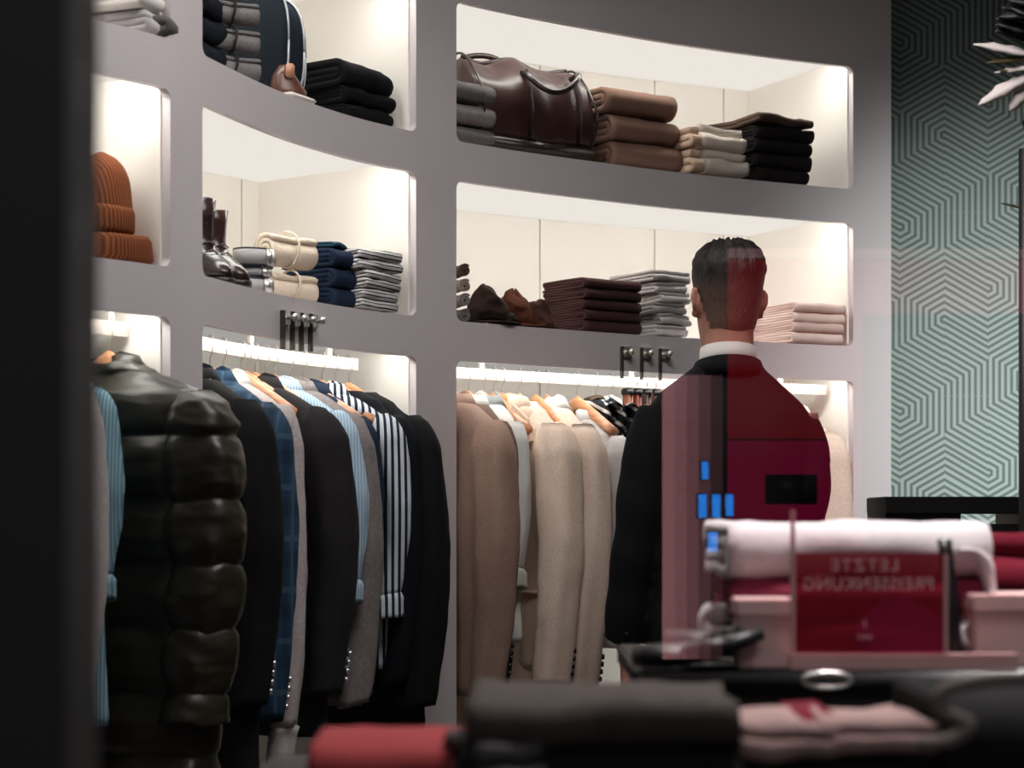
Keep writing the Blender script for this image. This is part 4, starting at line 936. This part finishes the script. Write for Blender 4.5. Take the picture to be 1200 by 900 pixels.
# red translucent sale card in an acrylic stand, lettering on its far face
def acrylic(name, col, alpha, tint=None, emit=0):
    k = NT(name); tr = k.n('ShaderNodeBsdfTransparent'); tr.inputs[0].default_value = (1, 1, 1, 1) if tint is None else (*tint, 1); mx = k.n('ShaderNodeMixShader'); mx.inputs[0].default_value = alpha
    k.b.inputs['Base Color'].default_value = lin(col); k.b.inputs['Roughness'].default_value = .35
    k.l(tr.outputs[0], mx.inputs[1]); k.l(k.b.outputs[0], mx.inputs[2]); k.l(mx.outputs[0], k.out.inputs[0]); return k.m
def card():
    D = 2.57; p0 = W(929, 783, D); p1 = W(1108, 592, D); w_ = p1.x-p0.x; cx = (p0.x+p1.x)/2
    root = empty('sale_sign', (cx, D, ZT1+.001)); tag(root, 'translucent red sale card in a clear stand with mirrored white lettering', 'sign')
    zz = lambda py: (W(0, py, D).z-ZT1-.001)
    pink = plain('acrylic_pink_edge', (226, 176, 176), .3)
    MB().box(-w_/2-.004, w_/2+.09, -.004, .014, 0, zz(766), .001).build('base', pink, root, smooth=False)
    for s1 in (-1, 1): MB().box(s1*w_/2-.0028, s1*w_/2+.0028, -.003, .003, zz(766), zz(598 if s1 < 0 else 650), .0008).build('edge_strip', pink, root, smooth=False)
    MB().box(-w_/2+.003, w_/2-.003, -.0015, .0015, zz(766), zz(648)).build('red_sheet', acrylic('sheet_red', (176, 26, 52), .5, (.9, .6, .62)), root, smooth=False)
    mb = MB(); mb.add([(-.01, -.0022, zz(766)), (w_/2-.004, -.0022, zz(766)), (w_/2-.004, -.0022, zz(725)), (w_*.16, -.0022, zz(690)), (-.02, -.0022, zz(735))], [(0, 1, 2, 3, 4)]); mb.build('printed_wedge', acrylic('print_magenta', (190, 30, 84), .55), root, smooth=False)
    tm = plain('letters_white', (226, 190, 192), .5)
    def text(s, size, pxc, py, sp=1.0):
        cu = bpy.data.curves.new('lettering', 'FONT'); cu.body = s; cu.size = size; cu.align_x = 'CENTER'; cu.extrude = .0004; cu.space_character = sp
        t = bpy.data.objects.new('lettering', cu); COL.objects.link(t); dg = bpy.context.evaluated_depsgraph_get(); dg.update(); me = bpy.data.meshes.new_from_object(t.evaluated_get(dg)); bpy.data.objects.remove(t)
        for v in me.vertices: v.co = Vector((-v.co.x, v.co.z, v.co.y))
        me.flip_normals(); me.materials.clear(); me.materials.append(tm); o = bpy.data.objects.new('lettering', me); COL.objects.link(o); o.parent = root
        o.location = (W(pxc, 0, D).x-cx, -.0032, zz(py)); return o
    text('LETZTE', .022, 1013, 669, 1.22); text('PREISSENKUNG', .022, 1017, 691, 1.10); text('1', .014, 1013, 736); text('wm', .012, 1013, 749)
card()
M_pinkbox = plain('carton_pale_pink', (232, 190, 188), .6)
def carton(label, x0, x1, y0, y1, h):
    r = empty('carton', ((x0+x1)/2, (y0+y1)/2, ZT1+.001)); tag(r, label, 'box', 'pale pink boxes on the high black table'); a, b = (x1-x0)/2, (y1-y0)/2
    MB().box(-a, a, -b, b, 0, h-.022, .002).build('tray', M_pinkbox, r, smooth=False); MB().box(-a-.002, a+.002, -b-.002, b+.002, h-.022, h, .002).build('lid', M_pinkbox, r, smooth=False)
carton('pale pink carton standing before the blanket stack', W(862, 0, 2.62).x, W(926, 0, 2.62).x, 2.59, 2.66, .088)
carton('pale pink carton beside the loop of the white scarf', W(1136, 0, 2.66).x, W(1230, 0, 2.66).x, 2.63, 2.75, .092)
fold_w('folded_blanket', 'dark red folded blanket behind the pale pink carton', 'blanket', (W(1185, 0, 2.9).x, 2.94, ZT1+.001), .12, .18, .17, c_wine, 0, 'serp', 5, 230, .004, g)
# black gloves in front of the man
def glove(label, c, rz, seed, sc_=1.):
    r = empty('leather_glove', c, rz); tag(r, label, 'glove', 'black gloves on the high table'); m = leather('glove_black', (20, 18, 19), .45)
    mb = MB(); mb.loft([[(-.06, .032*math.cos(t), .016+.014*math.sin(t)) for t in [2*math.pi*i/14 for i in range(14)]], [(-.02, .036*math.cos(t), .018+.015*math.sin(t)) for t in [2*math.pi*i/14 for i in range(14)]], [(.035, .040*math.cos(t), .024+.015*math.sin(t)) for t in [2*math.pi*i/14 for i in range(14)]]]); mb.wob(.004, 20, seed); mb.build('palm', m, r)
    for k in range(4):
        mb = MB(); y = -.028+.019*k; mb.tube([(.03, y, .024), (.06, y*1.1, .034), (.095, y*1.15, .046-.004*k)], [.010, .0105, .008], 8); mb.build('finger', m, r)
    mb = MB(); mb.tube([(-.005, -.03, .02), (.02, -.055, .03), (.045, -.062, .035)], [.011, .0105, .008], 8); mb.build('thumb', m, r)
glove('black leather glove lying at the near corner of the high table', (W(800, 0, 2.58).x, 2.58, ZT1+.001), .15, 1)
glove('black leather glove propped beside the pale pink carton', (W(842, 0, 2.62).x-.005, 2.66, ZT1+.012), -.12, 2)
fold_w('white_cloth', 'crumpled white tissue beside the pale pink carton', 'tissue', (W(848, 0, 2.7).x, 2.76, ZT1+.001), .032, .05, .075, c_fluff, .3, 'serp', 3, 240, .010)
# low table garments
c_gd = cloth('knit_dark_taupe', (76, 68, 64), .3, scale=70, bump=.8); c_blk = cloth('knit_black', (24, 22, 24), .2); c_red = cloth('cotton_brick_red', (150, 58, 60), .1); c_pk = cloth('cotton_blush', (168, 138, 134), .2)
g = 'folded garments on the low black table'
z = ZT2+.001
def lowx(px, d): return W(px, 0, d).x
fold_w('folded_shirt', 'brick red folded shirt at the near end of the low table', 'shirt', (lowx(462, 2.05), 2.05, z), .155, .22, .058, c_red, .03, seed=301, group=g, style='serp', layers=2)
fold_w('folded_sweater', 'black folded sweater under the dark taupe one', 'sweater', (lowx(700, 2.0), 2.0, z), .26, .26, .055, c_blk, .0, seed=302, group=g)
fold_w('folded_sweater', 'dark taupe folded sweater on the low table', 'sweater', (lowx(702, 2.0), 2.0, z+.056), .25, .25, .044, c_gd, -.03, seed=303, group=g, amp=.006)
fold_w('folded_scarf', 'grey mottled scarf bundled beside the brick red shirt', 'scarf', (lowx(578, 1.95), 1.92, z), .060, .12, .070, cloth('knit_grey_melange', (96, 92, 92), .5, scale=60), .3, seed=304, group=g, style='serp', layers=3, amp=.010)
fold_w('folded_trousers', 'black folded trousers under the blush shirt', 'trousers', (lowx(905, 1.98), 2.0, z), .10, .24, .045, c_blk, .0, seed=305, group=g)
fold_w('folded_shirt', 'blush folded shirt beside the dark taupe sweater', 'shirt', (lowx(905, 1.98), 2.0, z+.046), .090, .22, .030, c_pk, .04, seed=306, group=g, style='serp', layers=3, amp=.006)
fold_w('folded_trousers', 'black folded trousers under the long blush shirt', 'trousers', (lowx(1025, 1.98), 2.0, z), .11, .24, .048, c_blk, .0, seed=307, group=g)
fold_w('folded_shirt', 'long blush folded shirt between two black piles', 'shirt', (lowx(1022, 1.98), 2.0, z+.049), .100, .22, .030, c_pk, -.05, seed=308, group=g, style='serp', layers=3, amp=.006)
fold_w('folded_sweater', 'wine red folded sweater in the gap between the blush shirts', 'sweater', (lowx(965, 1.98), 2.08, z), .036, .22, .082, c_wine, 0, seed=309, group=g, style='serp', layers=4)
fold_w('folded_sweater', 'thick black folded sweater at the far end of the low table', 'sweater', (lowx(1165, 1.95), 1.97, z), .13, .26, .105, c_blk, .05, seed=310, group=g, amp=.008)
mb = MB(); P = [W(1215, 795, 1.80), W(1160, 797, 1.79), W(1110, 808, 1.78), W(1098, 830, 1.78), W(1118, 842, 1.77), W(1135, 850, 1.77), W(1110, 868, 1.76), W(1075, 872, 1.76)]
mb.tube(bez([tuple(p) for p in P], 5), .0065, 8); mb.wob(.002, 30, 3); o = mb.build('cord', cloth('cord_grey', (128, 116, 110), .2)); tag(o, 'thick grey cord draped over the thick black sweater', 'cord')

# ------------------------------------------------------------------ counter and plant at the patterned wall
r = empty('cash_counter', (W(1140, 0, 4.75).x, 4.75, 0)); tag(r, 'black cash counter with raised bar in front of the patterned wall', 'counter')
za, zb, zc = W(0, 582, 4.6).z, W(0, 602, 4.6).z, W(0, 614, 4.6).z
x0 = W(1038, 0, 4.6).x-r.location.x; x1 = x0+1.1
MB().box(x0, x1, -.15, .10, zb, za, .002).build('top_bar', M_black, r, smooth=False)
MB().box(x0, W(1127, 0, 4.6).x-r.location.x, -.14, .09, zc, zb).build('post', M_black, r, smooth=False)
MB().box(W(1196, 0, 4.6).x-r.location.x, x1, -.14, .09, zc, zb).build('post', M_black, r, smooth=False)
MB().box(x0, x1, -.15, .25, 0, zc, .002).build('body', M_black, r, smooth=False)
MB().box(W(1125, 0, 4.6).x-r.location.x, x1-.02, -.158, -.150, .6, zc-.02).build('red_front_panel', plain('panel_dark_red', (96, 14, 26), .4), r, smooth=False)
def plant():
    X, D = W(1197, 0, 4.3).x+.008, 4.3; root = empty('flowering_plant', (X, D, 0)); tag(root, 'tall plant with white petals and dark leaves on a black stand', 'plant')
    MB().tube([(0, 0, .02), (0, 0, 1.0), (0, 0, 1.92)], .014, 12).build('stem', M_black, root)
    MB().tube([(0, 0, 0), (0, 0, .015), (0, 0, .03)], [.15, .15, .02], 24).build('stand_base', M_black, root)
    wh = plain('petal_white', (226, 214, 212), .5, var=.1, scale=40); dk = plain('leaf_black_green', (16, 18, 16), .5, var=.3); gr = plain('leaf_olive', (74, 66, 36), .5, var=.3)
    def leaf(base, d, ln, wd, m, nm, curl=.15, seed=0):
        base = Vector(base); d = Vector(d).normalized(); up = Vector((.12, -.8, .5)); sdv = d.cross(up).normalized(); nn = sdv.cross(d).normalized(); rings = []
        for i in range(11):
            u = i/10; wv = wd*math.sin(math.pi*min(1, u*.92+.06))**.7*(1+.18*math.sin(u*19+seed)); c = base+d*ln*u-Vector((0, 0, 1))*curl*ln*u*u
            rings.append([c-sdv*wv+nn*wv*.35, c-nn*.0015, c+sdv*wv+nn*wv*.35, c+nn*.0025])
        MB().loft(rings).build(nm, m, root)
    def Pp(px, py): p = W(px, py, 4.3); return (p.x-X, 0, p.z)
    leaf(Pp(1215, 66), Vector(Pp(1140, 52))-Vector(Pp(1215, 66)), .135, .013, wh, 'petal', .0, 1)
    leaf(Pp(1215, 78), Vector(Pp(1150, 88))-Vector(Pp(1215, 78)), .09, .009, wh, 'petal', .0, 2)
    leaf(Pp(1212, 86), Vector(Pp(1146, 124))-Vector(Pp(1212, 86)), .135, .016, wh, 'petal', .0, 3)
    leaf(Pp(1212, 96), Vector(Pp(1185, 128))-Vector(Pp(1212, 96)), .08, .016, wh, 'petal', .0, 4)
    leaf(Pp(1212, 68), Vector(Pp(1158, 74))-Vector(Pp(1212, 68)), .10, .010, gr, 'leaf', .0, 5)
    leaf(Pp(1212, 80), Vector(Pp(1172, 84))-Vector(Pp(1212, 80)), .08, .008, gr, 'leaf', .0, 5)
    random.seed(5)
    for k in range(22):
        py = random.uniform(-40, 46); b = Vector(Pp(1218, py+6)); b.y += random.uniform(-.03, .03); reach = 1160+ (46-py)*.30+random.uniform(0, 16)
        e = Vector(Pp(reach, py+random.uniform(-12, 10))); leaf(b, e-b, (e-b).length, .016, dk, 'leaf', 0, k)
    for k in range(14):
        a = random.uniform(-1.2, 1.2); leaf((.0, 0, 1.9+random.uniform(-.1, .2)), (math.cos(a), math.sin(a), .5), .22, .02, [dk, wh, gr][k % 3], 'leaf' if k % 3 != 1 else 'petal', .3, k)
    leaf(Pp(1200, 245), Vector(Pp(1180, 240))-Vector(Pp(1200, 245)), .05, .004, gr, 'leaf', .0, 5)
plant()

# ------------------------------------------------------------------ shop window (the photograph looks through it) and what stands across the street
def glassmat():
    k = NT('window_glass'); tr = k.n('ShaderNodeBsdfTransparent'); tr.inputs[0].default_value = (.985, .99, .985, 1); gl = k.n('ShaderNodeBsdfGlossy'); gl.inputs['Roughness'].default_value = 0.0
    mx = k.n('ShaderNodeMixShader'); mx.inputs[0].default_value = .045; k.l(tr.outputs[0], mx.inputs[1]); k.l(gl.outputs[0], mx.inputs[2]); k.l(mx.outputs[0], k.out.inputs[0]); k.t.nodes.remove(k.b); return k.m
GY = 1.20
win = empty('window_1', (.9, GY, 0)); win['kind'] = 'structure'
MB().box(-1.153, 1.6, -.005, .005, .45, 2.7).build('glass_pane', glassmat(), win, smooth=False)
mf = plain('window_frame_black', (30, 30, 30), .6)
MB().box(-2.1, -1.154, -.03, .06, 0, 3.12).build('frame_jamb', mf, win, smooth=False)
MB().box(1.6, 1.7, -.04, .04, 0, 3.12).build('frame_jamb', mf, win, smooth=False)
MB().box(-1.153, 1.6, -.04, .04, 2.7, 3.12).build('frame_head', mf, win, smooth=False)
MB().box(-1.153, 1.6, -.04, .04, 0, .45).build('frame_sill', mf, win, smooth=False)
# across the street, seen only as reflections in the pane
GS = 2*GY
def R_(px, py, v): p = W(px, py, v); return Vector((p.x, GS-v, p.z))
def lit(name, label, cat, x0, x1, y0, y1, v, col, strength, th=.06, frame=None):
    a, b = R_(x0, y1, v), R_(x1, y0, v); r = empty(name, ((a.x+b.x)/2, a.y, a.z)); tag(r, label, cat, 'lit shop signs across the street')
    hw, h = (b.x-a.x)/2, b.z-a.z
    MB().box(-hw, hw, -th, 0, 0, h).build('housing', M_black, r, smooth=False); MB().box(-hw+.002, hw-.002, .001, .006, .002, h-.002).build('lit_face', emitter('lit_'+name+str(int(x0))+str(int(y0)), col, strength), r, smooth=False)
lit('poster_lightbox', 'deep red lightbox across the street', 'sign', 852, 1010, 304, 515, 8.6, (1, .03, .055), .75)
lit('poster_lightbox', 'magenta lightbox under the deep red one', 'sign', 852, 1010, 516, 640, 8.6, (1, .01, .16), .85)
lit('banner_lightbox', 'pale pink long lightbox above the red one', 'sign', 852, 1290, 291, 303, 8.62, (1, .5, .55), 1.0)
lit('banner_lightbox', 'rose lightbox beyond the red one', 'sign', 1011, 1290, 304, 368, 8.62, (1, .2, .28), .9)
a, b = R_(776, 772, 4.0), R_(846, 440, 4.0); r = empty('column_light', ((a.x+b.x)/2, a.y, a.z)); tag(r, 'pink light column with its glow falloff stepped over five faces, across the street', 'lamp')
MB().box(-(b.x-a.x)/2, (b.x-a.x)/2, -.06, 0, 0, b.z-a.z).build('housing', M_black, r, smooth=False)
for q, st in enumerate((2.2, 1.75, 1.2, .7, .3)):  # adjoining faces, not tubes; stepped strengths imitate a soft glow fading sideways
    x0 = -(b.x-a.x)/2+(b.x-a.x)*q/5; MB().box(x0, x0+(b.x-a.x)/5, .001, .012, 0, b.z-a.z).build('tube', emitter('lit_glow_step%d' % q, (1, .42, .46), st), r, smooth=False)
a, b = R_(898, 591, 8.3), R_(958, 556, 8.3); o = MB().box(a.x, b.x, a.y-.05, a.y, a.z, b.z, .004).build('letter_box', M_black); tag(o, 'black flat box mounted before the magenta lightbox across the street', 'box')
for i, (a, b, c, d) in enumerate(((817, 829, 578, 608), (833, 845, 578, 608), (849, 860, 578, 606), (821, 831, 540, 563), (828, 842, 622, 648))):
    lit('neon_sign', ['blue neon stroke, first of the middle row', 'blue neon stroke, second of the middle row', 'blue neon stroke, third of the middle row', 'blue neon stroke of the upper row', 'blue neon stroke of the lower row'][i], 'sign', a, b, c, d, 3.6, (.03, .28, 1), 8, .02)
structure(MB().box(-6, 6, -9.0, 1.1, -.2, -.12).build('pavement', plain('asphalt', (40, 40, 42), .9), smooth=False))
structure(MB().box(-6, 6, -9.1, -9.0, -.2, 4.5).build('wall_opposite', plain('facade_dark', (34, 32, 34), .9), smooth=False))
print('objects', len(bpy.data.objects))
